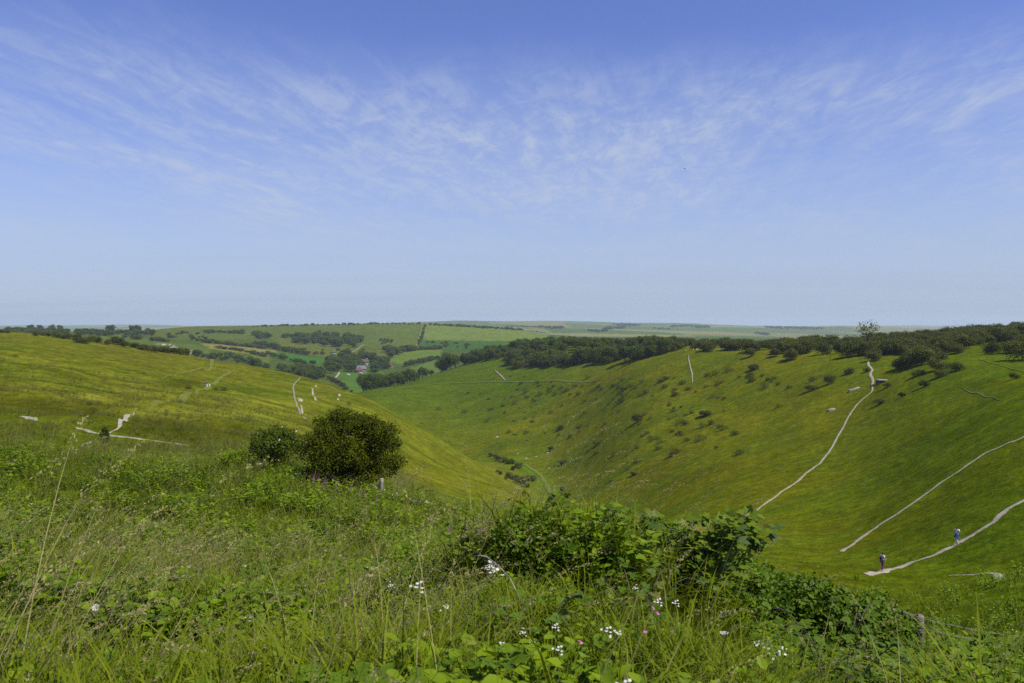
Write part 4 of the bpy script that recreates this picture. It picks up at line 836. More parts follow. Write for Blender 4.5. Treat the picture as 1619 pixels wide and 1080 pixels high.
stuff_from('herb_undergrowth', 'herb_undergrowth', [(2600, 2.0, 6, 0.85), (9000, 6, 15, 1.0), (9000, 15, 45, 1.5)],
           lambda x, y, px: (0.22 + 0.78 * leafy(x, y)) * (1 - turf(px, y) * 0.85), 1.0, 0.05, 'small leafy herbs growing between the grass and brambles', 'herbs')
stuff_from('bramble_undergrowth', 'bramble_undergrowth', [(380, 2.4, 6, 0.75), (3200, 6, 13, 0.95), (1500, 13, 45, 1.3)],
           lambda x, y, px: leafy(x, y) * (1 - turf(px, y)), 1.0, 0.0, 'low bramble leaves filling the bank and the meadow hollows', 'brambles')
# ------------------------------------------------------------------ bramble bushes along the lip of the bank
FS = np.array([(660, 850), (730, 838), (760, 822), (790, 812), (812, 800), (830, 815), (850, 822), (900, 816), (960, 820), (1000, 818), (1045, 816), (1100, 828), (1180, 850), (1200, 872), (1300, 893), (1370, 925), (1420, 958), (1450, 985), (1700, 1050)], float)
THICK = []
for k in range(4):
    cm, cen, _ = crown_mesh('foliage', 600 + k, 1.25, 1.06, -0.08, 3600, 0.052, 34, 0.7, 1.0, (0.12, 0.24)); cm.materials.append(M_bram)
    tm = trunk_mesh('stems', 620 + k, cen, 0.012, 16, 4); tm.materials.append(M_bark); THICK.append((cm, tm))
M_bram2 = leaf_mat('grey_willow_leaves', (0.036, 0.060, 0.018), (0.095, 0.125, 0.036), 0.28, 0.4, 3.0, 0.2)
rng = np.random.default_rng(83)
for k in range(46):
    px = rng.uniform(750, 1440) if k > 8 else 760 + k * 80; d = 7.6 + 4.2 * sstep(820, 1250, np.array(px)) + rng.uniform(-0.7, 1.6)
    if 955 < px < 1215 and d < 9.4: d = 9.4 + rng.uniform(0, 1.2)
    p = on_column(px, d); hh = (-(np.interp(px, FS[:, 0], FS[:, 1]) - H) / F * d - p[2]) * rng.uniform(0.72, 1.0)
    if hh < 0.25: continue
    i = int(rng.integers(4)); o = bpy.data.objects.new('bramble_bush', None); COL.objects.link(o); o.location = p; w_ = max(hh, 0.55) * rng.uniform(0.9, 1.25)
    o.scale = (w_, w_, hh); o.rotation_euler = (0, 0, rng.uniform(0, 6.28))
    f_ = link('foliage', THICK[i][0], o); link('stems', THICK[i][1], o); f_['kind'] = 'stuff'
    tag(o, 'leafy bramble bush in the thicket along the lip of the bank', 'bush', 'bramble bushes along the bank')
# ------------------------------------------------------------------ sycamore sapling: every large leaf its own piece
ang = []; rad_ = []
for a, r in ((-150, 0.30), (-118, 0.62), (-98, 0.40), (-72, 0.58), (-52, 0.95), (-38, 0.72), (-26, 0.52), (-14, 0.78), (0, 1.06), (14, 0.78), (26, 0.52), (38, 0.72), (52, 0.95), (72, 0.58), (98, 0.40), (118, 0.62), (150, 0.30), (180, 0.10)):
    ang.append(rad(90 - a)); rad_.append(r)
ang = np.array(ang); rad_ = np.array(rad_); fold = lambda x, y: 0.10 * np.abs(x) - 0.10 * (x * x + y * y)
sx_, sy_ = rad_ * np.cos(ang), rad_ * np.sin(ang)
SYV = np.vstack([[(0, 0, 0)], np.stack([sx_, sy_, fold(sx_, sy_)], 1)]) + np.array([0, 0.10, 0]); nS = len(ang)
SYF = [(0, 1 + (k + 1) % nS, 1 + k) for k in range(nS)]
def leaf_variants(V, Fc, mats, pet=0.5):
    out = []
    for i, m_ in enumerate(mats):
        Vv = V.copy(); Vv[:, 2] += 0.10 * (i - 1) * (Vv[:, 1] - 0.4) ** 2 + 0.05 * np.sin(Vv[:, 0] * 5 + i)
        p = Parts(); p.add(Vv, None, Fc); p.tube([(0, -pet, -0.12), (0, -pet * 0.4, -0.03), (0, 0.1, 0.0)], [0.018, 0.016, 0.012], 3)
        x = p.mesh('leaf'); x.materials.append(m_); out.append(x)
    return out
M_syc = leaf_mat('sycamore_leaf', (0.085, 0.150, 0.006), (0.190, 0.250, 0.012), 0.34, 0.7, 3.0, 0.08)
M_syc_dark = leaf_mat('sycamore_leaf_blue_green', (0.045, 0.095, 0.014), (0.095, 0.150, 0.026), 0.30, 0.7, 3.0, 0.12)
M_syc_young = leaf_mat('sycamore_leaf_young', (0.17, 0.20, 0.020), (0.27, 0.25, 0.025), 0.45, 0.7, 3.0, 0.2)
SYL = leaf_variants(SYV, SYF, [M_syc, M_syc_dark, M_syc, M_syc_young])
syc = bpy.data.objects.new('sycamore_sapling', None); COL.objects.link(syc); SD = 7.9; SB = on_column(1092, SD); syc.location = SB
tag(syc, 'bushy sycamore sapling with broad lobed leaves above the bramble bank', 'sapling')
rng = np.random.default_rng(91); stp = Parts(); ztop = -(812 - H) / F * SD - SB[2]; tips = []
for k in range(13):
    tx = np.linspace(-0.76, 0.74, 13)[k] + rng.normal() * 0.04; ty = rng.normal() * 0.22; tz = ztop * (rng.uniform(0.82, 1.0) if abs(tx) < 0.68 else rng.uniform(0.72, 0.95)); 
    path = np.array([(tx * 0.25, ty * 0.25, -0.05), (tx * 0.7, ty * 0.7, tz * 0.45), (tx * 0.95, ty, tz * 0.8), (tx, ty, tz)]); stp.tube(path, [0.012, 0.009, 0.006, 0.003], 5); tips.append(path)
ms = stp.mesh('stems', True); ms.materials.append(M_bark); link('stems', ms, syc)
nI = 620; rI = np.random.default_rng(92); PI_ = []                 # the small inner leaves, past the count of single ones
for k in range(nI):
    pth = tips[int(rI.integers(13))]; t = rI.uniform(0.1, 0.98); PI_.append([np.interp(t * 3, [0, 1, 2, 3], pth[:, i]) for i in range(3)])
PI_ = np.array(PI_) + rI.normal(size=(nI, 3)) * np.array([0.06, 0.10, 0.05]); axI = norm(rI.normal(size=(nI, 3)) * np.array([1, 1, 0.4]) + np.array([0, -0.3, -0.1]))
V, T = stamp(SYV, np.array(SYF), PI_, frames(axI, np.array([0.2, -0.4, 0.85]) + rI.normal(size=(nI, 3)) * 0.25), rI.uniform(0.045, 0.085, nI)); ip_ = Parts(); ip_.add(V, None, T)
il = ip_.mesh('inner_leaves'); il.materials.append(M_syc); io = link('inner_leaves', il, syc); io['kind'] = 'stuff'
for k in range(298):
    pth = tips[int(rng.integers(13))]; t = rng.uniform(0.12, 1.0) ** 0.75; q = np.array([np.interp(t * 3, [0, 1, 2, 3], pth[:, i]) for i in range(3)])
    az = rng.uniform(0, 6.28); top = t > 0.9
    ax = norm(np.array([[math.cos(az), math.sin(az) - 0.35, rng.uniform(-0.5, 0.25)]]))[0]; sz = rng.uniform(0.072, 0.122) * (0.75 if top else 1.0); q = q + ax * rng.uniform(0.0, 0.12)
    nv = np.array([ax[0] * 0.5 + 0.25, ax[1] * 0.5 - 0.45, 0.8]) + rng.normal(size=3) * 0.22; fr_ = frames(ax[None], nv[None])[0]
    young = (top and rng.random() < 0.35) or (abs(q[0] + 0.55) < 0.12 and abs(q[2] - ztop * 0.55) < 0.14 and rng.random() < 0.7)
    o = bpy.data.objects.new('leaf', SYL[3] if young else SYL[int(rng.integers(3))]); COL.objects.link(o); o.parent = syc
    from mathutils import Matrix
    mt = Matrix(fr_.tolist()).to_4x4(); o.matrix_local = Matrix.Translation(q + ax * sz * 0.5) @ mt @ Matrix.Scale(sz, 4)
# ------------------------------------------------------------------ bramble plants close by, leaf by leaf
M_bleaf = leaf_mat('bramble_leaf', (0.045, 0.105, 0.005), (0.135, 0.215, 0.010), 0.33, 0.8, 3.0, 0.08)
M_bleaf_y = leaf_mat('bramble_leaf_yellowing', (0.13, 0.17, 0.02), (0.20, 0.19, 0.03), 0.4, 0.7, 3.0, 0.2)
BRL = leaf_variants(TRI, TRIF, [M_bleaf, M_bleaf, M_bleaf_y], 0.35)
def bramble_plant(px, d, spread, hgt, n, label, seed, stems=7):
    rng = np.random.default_rng(seed); o = bpy.data.objects.new('bramble_plant', None); COL.objects.link(o); o.location = on_column(px, d); tag(o, label, 'bramble'); sp = Parts(); paths = []
    for k in range(stems):
        a = k / stems * 6.28 + rng.normal() * 0.3; r = spread * rng.uniform(0.7, 1.1); t = np.linspace(0, 1, 8); pth = np.stack([r * t * math.cos(a), r * t * math.sin(a), hgt * rng.uniform(0.7, 1.1) * np.sin(t * 2.1) - 0.02], 1)
        sp.tube(pth, np.linspace(0.006, 0.002, 8), 5); paths.append(pth)
    m_ = sp.mesh('stems', True); m_.materials.append(M_bark); link('stems', m_, o); T8 = np.linspace(0, 1, 8)
    for k in range(n):
        pth = paths[k % stems]; t = rng.uniform(0.2, 1.0); q = np.array([np.interp(t, T8, pth[:, i]) for i in range(3)]); az = rng.uniform(0, 6.28)
        ax = norm(np.array([[math.cos(az), math.sin(az), rng.uniform(-0.3, 0.35)]])); nv = np.array([[0.2, -0.3, 1.0]]) + rng.normal(size=(1, 3)) * 0.3; sz = rng.uniform(0.06, 0.115)
        l_ = bpy.data.objects.new('leaf', BRL[2] if rng.random() < 0.12 else BRL[int(rng.integers(2))]); COL.objects.link(l_); l_.parent = o
        l_.matrix_local = Matrix.Translation(q + ax[0] * sz * 0.3 + np.array([0, 0, 0.015])) @ Matrix(frames(ax, nv)[0].tolist()).to_4x4() @ Matrix.Scale(sz, 4)
bramble_plant(585, 4.3, 0.42, 0.50, 64, 'broad-leaved bramble clump growing out of bright green grass', 1)
bramble_plant(845, 4.9, 0.40, 0.45, 44, 'bramble sprays with pale leaves in tangled grass', 2)
bramble_plant(1330, 5.9, 0.65, 0.75, 90, 'large bramble with yellowing leaves below the fence corner', 3, 9)
bramble_plant(1215, 5.9, 0.40, 0.34, 44, 'bramble clump under the sycamore sapling', 4)
bramble_plant(1500, 6.6, 0.55, 0.50, 54, 'bramble clump against the wire fence', 5)
bramble_plant(330, 7.6, 0.55, 0.55, 50, 'bramble patch sunk in the tall meadow grass', 6)
bramble_plant(1010, 5.6, 0.45, 0.45, 44, 'bramble spray among white blossoms before the sapling', 7)
bramble_plant(640, 7.4, 0.5, 0.5, 40, 'dark bramble tuft in the middle of the meadow', 8)
# ------------------------------------------------------------------ flowers in the meadow
M_yellow = plain('yellow_petals', (0.75, 0.52, 0.02), 0.6, 0.1, 20)
M_pink = plain('magenta_petals', (0.50, 0.12, 0.36), 0.6, 0.15, 20)
M_stem = plain('green_stem', (0.09, 0.13, 0.02), 0.8, 0.2, 10)
def blossom_mesh(n_flowers, r, spread, mat, seed, petals=5):
    rng = np.random.default_rng(seed); p = Parts()
    for k in range(n_flowers):
        c = rng.normal(size=3) * spread * np.array([1, 1, 0.5]); tilt = norm(np.array([[rng.normal() * 0.4, -0.5 + rng.normal() * 0.3, 1.0]])); fr_ = frames(np.array([[1.0, 0.1, 0]]), tilt)[0]
        for j in range(petals):
            a = j / petals * 6.283; u_ = np.array([math.cos(a), math.sin(a), 0.12]); v_ = np.array([-math.sin(a), math.cos(a), 0])
            loc = np.array([(0, 0, 0), u_ * 0.6 + v_ * 0.42, u_ * 1.05, u_ * 0.6 - v_ * 0.42]) * r; p.add(loc @ fr_.T + c, None, [(0, 1, 2), (0, 2, 3)])
    m_ = p.mesh('petals'); m_.materials.append(mat); return m_
sp = Parts(); sp.tube([(0.02, 0, -1.0), (0.01, 0.01, -0.5), (0, 0, 0)], [0.012, 0.010, 0.006], 4); stem_mesh = sp.mesh('stem'); stem_mesh.materials.append(M_stem)
WB = [blossom_mesh(7, 0.0115, 0.030, M_white, 700 + k) for k in range(3)]; YB = [blossom_mesh(2, 0.013, 0.012, M_yellow, 710 + k) for k in range(2)]; PB = [blossom_mesh(2, 0.012, 0.012, M_pink, 720 + k) for k in range(2)]
def flower(name, protos, px, row, up, label, cat, group, rng, size=1.0, dmin=2.0, dmax=60):
    """stands on the ground so that its head clears the grass"""
    p = ground_at(px, row, dmin, dmax); d = p[1]
    for _ in range(6):                                  # foot on the ground, head at the given height above it
        x = (px - CX) / F * d; zt = -(row - H) / F * d; gap = zt - float(height(x, d)); d *= 1 - 0.25 * (up - gap) / max(up, 0.3) * 0.6
        d = float(np.clip(d, 2.0, dmax))
    x = (px - CX) / F * d; g_ = float(height(x, d)); o = bpy.data.objects.new(name, None); COL.objects.link(o); o.location = (x, d, g_)
    h_ = max(0.12, min(1.6, -(row - H) / F * d - g_)); pe = link('petals', protos[int(rng.integers(len(protos)))], o, (0, 0, h_)); pe.scale = (size * (0.5 if d < 5 else 0.8),) * 3; pe.rotation_euler = (0, 0, rng.uniform(-0.6, 0.6))
    st_ = link('stem', stem_mesh, o, (0, 0, h_)); st_.scale = (0.3, 0.3, h_); tag(o, label, cat, group); return o
rng = np.random.default_rng(101)
for px, r in [(205, 787), (95, 790), (45, 797), (20, 808), (110, 848), (430, 820), (463, 868), (488, 857), (380, 895), (390, 905), (424, 895), (400, 975), (505, 1008), (460, 780), (485, 770), (620, 925), (573, 918), (648, 890), (660, 925), (780, 895), (785, 900), (840, 850), (843, 845), (930, 855), (1040, 950), (1062, 952), (835, 1000), (790, 1018), (797, 1025), (835, 1015), (885, 1025), (990, 1080), (965, 995), (975, 1000), (1215, 1020), (1232, 1025), (1225, 1033), (1195, 1015), (1232, 990), (1310, 925), (1130, 905), (1290, 955), (1325, 930), (1010, 930), (820, 815), (760, 812), (1150, 970), (700, 960), (880, 990), (250, 880)]:
    flower('bramble_blossom', WB, px + rng.normal() * 3, r, 0.62, 'cluster of small white blossoms among meadow leaves', 'flower', 'white blossoms in the meadow', rng, rng.uniform(0.8, 1.5))
for k in range(30):
    if k < 16: px, r = rng.uniform(1400, 1610), rng.uniform(955, 1040)
    else: px, r = rng.choice([168, 245, 190, 215, 95, 100, 230, 350, 518, 270, 75, 60, 20, 500]) + rng.normal() * 12, rng.choice([1025, 1030, 1050, 760, 790, 745, 800, 840, 1040]) + rng.normal() * 9
    flower('buttercup', YB, px, r, 0.45, 'small yellow flower in the grass', 'flower', 'yellow flowers in the grass', rng, rng.uniform(0.8, 1.4), 2, 22)
for px, r in [(1040, 950), (1035, 962), (920, 1015), (1042, 970), (1472, 1028), (1476, 1035), (1470, 1065), (1503, 1068), (1500, 1040), (1018, 1000)]:
    flower('pink_flower', PB, px, r, 0.55, 'small magenta flower among the brambles', 'flower', 'magenta flowers among brambles', rng, 1.2)
# rosebay spikes
rb = Parts(); rg = np.random.default_rng(9); n_ = 44; t = rg.random(n_) ** 0.8; a = rg.uniform(0, 6.28, n_)
V, T = stamp(OV, OVF, np.stack([np.cos(a) * 0.018, np.sin(a) * 0.018, t * 0.28], 1), frames(np.stack([np.cos(a), np.sin(a), rg.uniform(-0.2, 0.4, n_)], 1), randdir(n_, rg, 1.0)), 0.036 * (1.1 - t)); rb.add(V, None, T); rbm = rb.mesh('spike'); rbm.materials.append(M_pink)
for k, (px, r, d) in enumerate([(505, 753, 33), (515, 757, 32), (527, 755, 32), (532, 762, 31), (513, 766, 31), (556, 768, 31), (570, 775, 31), (578, 778, 30), (596, 785, 29), (497, 752, 33), (495, 755, 34)] + [(712, 818, 9.0), (755, 812, 8.6), (758, 816, 8.4), (764, 818, 8.3), (752, 822, 8.4), (740, 816, 8.8), (830, 808, 8.4), (833, 815, 8.2), (770, 815, 8.6)]):
    x = (px - CX) / F * d; g_ = float(height(x, d)); zt = -(r - H) / F * d; o = bpy.data.objects.new('rosebay', None); COL.objects.link(o); o.location = (x, d, g_)
    near = d < 20; h_ = zt - g_; h_ = max(0.35, h_) ; s_ = link('spike', rbm, o, (0, 0, max(h_ - 0.2, 0.1))); s_.scale = (0.75, 0.75, 0.7) if near else (1.3, 1.3, 1.2); q = link('stem', stem_mesh, o, (0, 0, h_)); q.scale = (0.6, 0.6, h_)
    tag(o, 'purple flower spike in the bramble lip' if near else 'purple flower spike beneath the hawthorn tree', 'flower', 'purple spikes in the brambles' if near else 'purple spikes below the hawthorn')
# bindweed trumpets and flat white umbels
tr = Parts(); th = np.arange(12) / 12 * 6.283; prof = [(0.004, 0), (0.008, 0.03), (0.02, 0.05), (0.036, 0.056)]
Vt = np.vstack([np.stack([r * np.cos(th), r * np.sin(th), th * 0 + z], 1) for r, z in prof]); ii = np.arange(48).reshape(4, 12); jj = np.roll(ii, -1, 1); tr.add(Vt, np.stack([ii[:-1], jj[:-1], jj[1:], ii[1:]], -1).reshape(-1, 4)); trm = tr.mesh('petals', True); trm.materials.append(M_white)
for px, r, lb, s_ in ((855, 833, 'large white bindweed trumpet on top of the bramble bush', 1.25), (153, 963, 'white bindweed trumpet alone in the seed grass', 0.9), (818, 797, 'pale bindweed trumpet at the tip of the bramble lip', 0.8), (608, 775, 'pale bindweed flower near the fence post', 0.9)):
    o = flower('bindweed_flower', [trm], px, r, 0.8, lb, 'flower', None, rng, s_); [c for c in o.children if c.name.startswith('petals')][0].rotation_euler = (0.9, 0.3, 0)
um = Parts(); rg = np.random.default_rng(3)
for k in range(26):
    a, r = k * 2.4, 0.011 * math.sqrt(k); c = np.array([r * math.cos(a), r * math.sin(a), -r * r * 2 + rg.normal() * 0.002]); t5 = np.arange(6) / 6 * 6.283
    um.add(np.vstack([[c + (0, 0, 0.005)], c + 0.0085 * np.stack([np.cos(t5), np.sin(t5), t5 * 0], 1)]), None, [(0, 1 + i, 1 + (i + 1) % 6) for i in range(6)]); um.tube([c, np.array([0, 0, -0.06])], [0.0012, 0.0012], 3)
umm = um.mesh('umbel'); umm.materials.append(M_white)
for px, r in ((922, 842), (932, 838), (960, 840), (974, 834), (945, 868), (940, 863), (980, 830), (1232, 988), (918, 830), (985, 832), (1145, 1000), (905, 845)):
    flower('umbel_flower', [umm], px, r, 0.95, 'flat white umbel flower above the bramble thicket', 'flower', 'white umbels over the thicket', rng, 0.85)
# blossom along the fence line past the hawthorn
for k in range(26):
    t = k / 25; px = 612 + t * 72 + rng.normal() * 2; r = 784 + t * 18 + rng.normal() * 2.0
    p = ground_at(px, r + 6, 20, 60); o = bpy.data.objects.new('fence_blossom', None); COL.objects.link(o); o.location = p
    pe = link('petals', WB[k % 3], o, (0, 0, 0.35)); pe.scale = (3.2, 3.2, 2.5); st_ = link('stem', stem_mesh, o, (0, 0, 0.35)); st_.scale = (1, 1, 0.4)
    tag(o, 'white blossom tuft in the line running from the fence post', 'flower', 'white blossom line past the hawthorn')

# ------------------------------------------------------------------ fence corner in the brambles
M_post = plain('weathered_post', (0.20, 0.165, 0.105), 0.9, 0.45, 14, 0.7)
M_wire = plain('grey_fence_wire', (0.24, 0.25, 0.26), 0.5, 0.2, 30)
fence = bpy.data.objects.new('wire_fence', None); COL.objects.link(fence); fence.location = on_column(1453, 11.5); tag(fence, 'weathered wooden fence corner with a round rail and barbed wires', 'fence')
FO = np.array(fence.location)
def log_mesh(name, a, b_, r, seed, n=12, m_=9):
    rng = np.random.default_rng(seed); a = np.array(a, float); b_ = np.array(b_, float); pth = a + (b_ - a) * np.linspace(0, 1, m_)[:, None] + rng.normal(size=(m_, 3)) * r * 0.04; p = Parts(); V, q, t_ = tube(pth, r * (1 + rng.normal(size=m_) * 0.03), n); V = V + rng.normal(size=V.shape) * r * 0.025; p.add(V, q, t_); return p.mesh(name)
ptop = -(973 - H) / F * 11.5 - FO[2]
link('post', log_mesh('post', (0, 0, -0.3), (0.01, 0, ptop), 0.062, 1), fence, mat=M_post)
q2 = on_column(1398, 12.6) - FO; rz = -(962 - H) / F * 12.6 - FO[2]
link('rail', log_mesh('rail', (0.0, 0.0, ptop - 0.06), (q2[0], q2[1], rz), 0.05, 2), fence, mat=M_post)
link('post', log_mesh('post', (q2[0], q2[1], q2[2] - 0.3), (q2[0], q2[1], rz + 0.08), 0.06, 3), fence, mat=M_post)
e_ = on_column(1760, 11.0) - FO
link('post', log_mesh('post', (e_[0], e_[1], e_[2] - 0.3), (e_[0], e_[1], e_[2] + 1.0), 0.06, 4), fence, mat=M_post)
for k, (h0, h1) in enumerate(((ptop - 0.05, 0.80), (ptop - 0.19, 0.64), (ptop - 0.36, 0.46), (ptop - 0.52, 0.30))):
    t = np.linspace(0, 1, 40); a = np.array((0.06, 0, h0)); b_ = np.array((e_[0], e_[1], e_[2] + h1)); pth = a + (b_ - a) * t[:, None]; pth[:, 2] -= 0.10 * np.sin(t * math.pi)
    wp = Parts(); wp.tube(pth, np.full(40, 0.0028), 5)
    w_ = link('wire', wp.mesh('wire'), fence, mat=M_wire)
    if k < 2:
        bp = Parts(); rg = np.random.default_rng(k)
        for i in range(1, 39):
            for s_ in (-1, 1):
                v_ = rg.normal(size=3); v_ /= np.linalg.norm(v_); bp.tube([pth[i] - v_ * 0.017, pth[i] + v_ * 0.017], [0.0018, 0.0018], 3)
        bb = link('barbs', bp.mesh('barbs'), w_, mat=M_wire); bb['kind'] = 'stuff'
    # wire wrapped round the post
    th = np.linspace(0, 6.283, 14); wp = Parts(); wp.tube(np.stack([0.066 * np.cos(th), 0.066 * np.sin(th), th * 0 + h0], 1), np.full(14, 0.003), 4); link('wire_wrap', wp.mesh('wire_wrap'), w_, mat=M_wire)
gp = on_column(603, 37.0); gate = bpy.data.objects.new('fence_post', None); COL.objects.link(gate); gate.location = gp; tag(gate, 'grey wooden fence post with a cross brace beside the hawthorn', 'fence post')
M_post2 = plain('silver_grey_wood', (0.30, 0.27, 0.23), 0.9, 0.4, 12, 0.6)
gt = -(756 - H) / F * 37 - gp[2]
link('post', log_mesh('post', (0, 0, -0.3), (0.01, 0, gt), 0.085, 5), gate, mat=M_post2); link('brace', log_mesh('brace', (-0.02, 0.02, gt * 0.85), (-0.5, 0.05, 0.15), 0.035, 6), gate, mat=M_post2); link('brace', log_mesh('brace', (-0.02, 0.02, gt * 0.5), (-0.55, 0.06, gt * 0.78), 0.03, 7), gate, mat=M_post2)
# dead branch lying in the herbs
def twig(px, d, pts, name, label, r=0.006):
    o = bpy.data.objects.new(name, None); COL.objects.link(o); o.location = on_column(px, d); p = Parts()
    for a, b_, rr in pts: p.tube([a, (np.array(a) + b_) / 2 + (0, 0, 0.008), b_], [rr, rr * 0.85, rr * 0.6], 5)
    link('branch', p.mesh('branch', True), o, mat=M_post2); tag(o, label, 'branch'); return o
twig(1540, 7.6, [((-0.02, 0, 0.45), (0.20, 0.02, 0.33), 0.007), ((0.09, 0.01, 0.40), (-0.06, 0, 0.33), 0.005), ((0.2, 0.02, 0.33), (0.34, 0, 0.12), 0.007), ((0.17, 0, 0.35), (0.02, -0.02, 0.28), 0.004)], 'dead_branch', 'bare forked dead branch lying on herbs by the wire fence')
twig(770, 5.6, [((0, 0, 0.55), (0.16, -0.05, 0.42), 0.006), ((0.16, -0.05, 0.42), (0.26, -0.08, 0.2), 0.006), ((0, 0, 0.55), (-0.1, 0.05, 0.54), 0.004)], 'dry_stem', 'arching pale dry bramble stem in the tangled grass')

# ------------------------------------------------------------------ concrete footing and slabs on the slope
M_conc = plain('weathered_concrete', (0.34, 0.31, 0.26), 0.95, 0.3, 1.5, 0.5); M_brick = plain('dark_red_brick', (0.085, 0.055, 0.045), 0.95, 0.35, 3.0)
cf = bpy.data.objects.new('concrete_footing', None); COL.objects.link(cf); cp_ = ground_at(1394, 606, 150); cf.location = cp_; tag(cf, 'old concrete footing with a pale top slab at the zigzag chalk path', 'ruin'); w1 = 13 / F * cp_[1]; h1 = 6 / F * cp_[1]
def slab(parent, name, lo, hi, mat, rot=0.0):
    p = Parts(); p.box(lo, hi); o = link(name, p.mesh(name), parent, mat=mat); bv = o.modifiers.new('bevel', 'BEVEL'); bv.width = 0.05; bv.segments = 2; o.rotation_euler = (0, rot, 0); return o
slab(cf, 'brick_pier', (-w1 * 0.45, 0, -1.0), (w1 * 0.15, 1.6, h1 * 0.62), M_brick); slab(cf, 'brick_pier', (w1 * 0.22, 0.1, -1.0), (w1 * 0.42, 1.5, h1 * 0.60), M_brick); slab(cf, 'top_slab', (-w1 * 0.5, -0.25, h1 * 0.625), (w1 * 0.72, 1.9, h1 * 0.98), M_conc, 0.03)
for px, r, wpx, lb, rt in ((1351, 616, 17, 'pale stone slab lying flat on the turf below the scrub', -0.28), (1315, 649, 11, 'weathered grey boulder alone on the olive slope', -0.2)):
    p = ground_at(px, r, 120); w_ = wpx / F * p[1]; o = bpy.data.objects.new('stone_slab' if wpx > 12 else 'boulder', None); COL.objects.link(o); o.location = p; tag(o, lb, 'stone'); slab(o, 'block', (-w_ / 2, -0.5, -0.7), (w_ / 2, 0.6, 0.42 if wpx > 12 else 0.55), M_conc, rt)
# ------------------------------------------------------------------ village houses
M_wallw = plain('whitewashed_wall', (0.42, 0.38, 0.32), 0.9, 0.1, 0.5); M_walls = plain('flint_and_brick_wall', (0.22, 0.17, 0.13), 0.9, 0.2, 0.8); M_roofr = plain('red_tile_roof', (0.13, 0.068, 0.050), 0.9, 0.25, 0.8); M_roofg = plain('grey_slate_roof', (0.15, 0.15, 0.165), 0.8, 0.15, 0.6); M_dark = plain('dark_window_glass', (0.02, 0.022, 0.025), 0.2, 0.1, 1)
def house(px, row, L_, D_, eave, ridge, rz, wallm, roofm, label, wing=None, dmin=780):
    o = bpy.data.objects.new('farmhouse', None); COL.objects.link(o); o.location = ground_at(px, row, dmin); o.rotation_euler = (0, 0, rad(rz)); tag(o, label, 'house')
    def block(cx_, cy_, l, d, e, r, rm):
        p = Parts(); V = [(-l / 2, -d / 2, -2), (l / 2, -d / 2, -2), (l / 2, d / 2, -2), (-l / 2, d / 2, -2), (-l / 2, -d / 2, e), (l / 2, -d / 2, e), (l / 2, d / 2, e), (-l / 2, d / 2, e), (-l / 2, 0, r - 0.15), (l / 2, 0, r - 0.15)]
        p.add(np.array(V) + (cx_, cy_, 0), [(0, 1, 5, 4), (1, 2, 6, 5), (2, 3, 7, 6), (3, 0, 4, 7)], [(5, 6, 9), (7, 4, 8)]); link('wall', p.mesh('wall'), o, mat=wallm)
        p = Parts(); ov = 0.5; s_ = (r - e) / (d / 2); ez = e - ov * s_
        V = [(-l / 2 - ov, -d / 2 - ov, ez), (l / 2 + ov, -d / 2 - ov, ez), (l / 2 + ov, 0, r), (-l / 2 - ov, 0, r), (-l / 2 - ov, d / 2 + ov, ez), (l / 2 + ov, d / 2 + ov, ez)]
        V = np.array(V) + (cx_, cy_, 0); Vb = V - (0, 0, 0.25); p.add(np.vstack([V, Vb]), [(0, 1, 2, 3), (3, 2, 5, 4), (7, 6, 9, 8), (8, 9, 10, 11), (0, 6, 7, 1), (4, 5, 11, 10)]); rf = link('roof', p.mesh('roof'), o, mat=rm)
        p = Parts(); p.box((cx_ + l * 0.28 - 0.5, cy_ - 0.4, r - 0.8), (cx_ + l * 0.28 + 0.5, cy_ + 0.4, r + 1.5)); link('chimney', p.mesh('chimney'), rf, mat=wallm)
        for k in range(3):
            for z in ((1.0,) if e < 4 else (1.0, 3.4)):
                x = cx_ + (-0.33 + 0.33 * k) * l; p = Parts(); p.box((x - 0.55, cy_ - d / 2 - 0.06, z), (x + 0.55, cy_ - d / 2 + 0.1, z + 1.2)); link('window', p.mesh('window'), o, mat=M_dark)
        p = Parts(); p.box((cx_ + l * 0.16 - 0.5, cy_ - d / 2 - 0.07, 0), (cx_ + l * 0.16 + 0.5, cy_ - d / 2 + 0.1, 2.1)); link('door', p.mesh('door'), o, mat=M_post)
    block(0, 0, L_, D_, eave, ridge, roofm)
    if wing: block(*wing)
    return o
house(577, 577, 9, 6.5, 4.8, 8.2, 14, M_wallw, M_roofr, 'white cottage with red tiled roof and chimney among village trees')
house(571, 589, 11, 8, 5.2, 9.2, 24, M_walls, M_roofg, 'stone farmhouse with a large grey roof and red gabled wing', (-5, -5.5, 7, 6, 3.8, 6.8, M_roofr))
house(616, 581, 8, 6, 3.2, 5.6, -10, M_walls, M_roofr, 'small brick house half hidden by village trees')
house(527, 559, 7, 6, 2.8, 4.6, 20, M_wallw, M_roofr, 'small white barn below the hillside wood')
house(656, 574, 4, 4, 3.0, 5.2, 0, M_walls, M_roofr, 'tiny brick barn at the hedge of the pale village field')
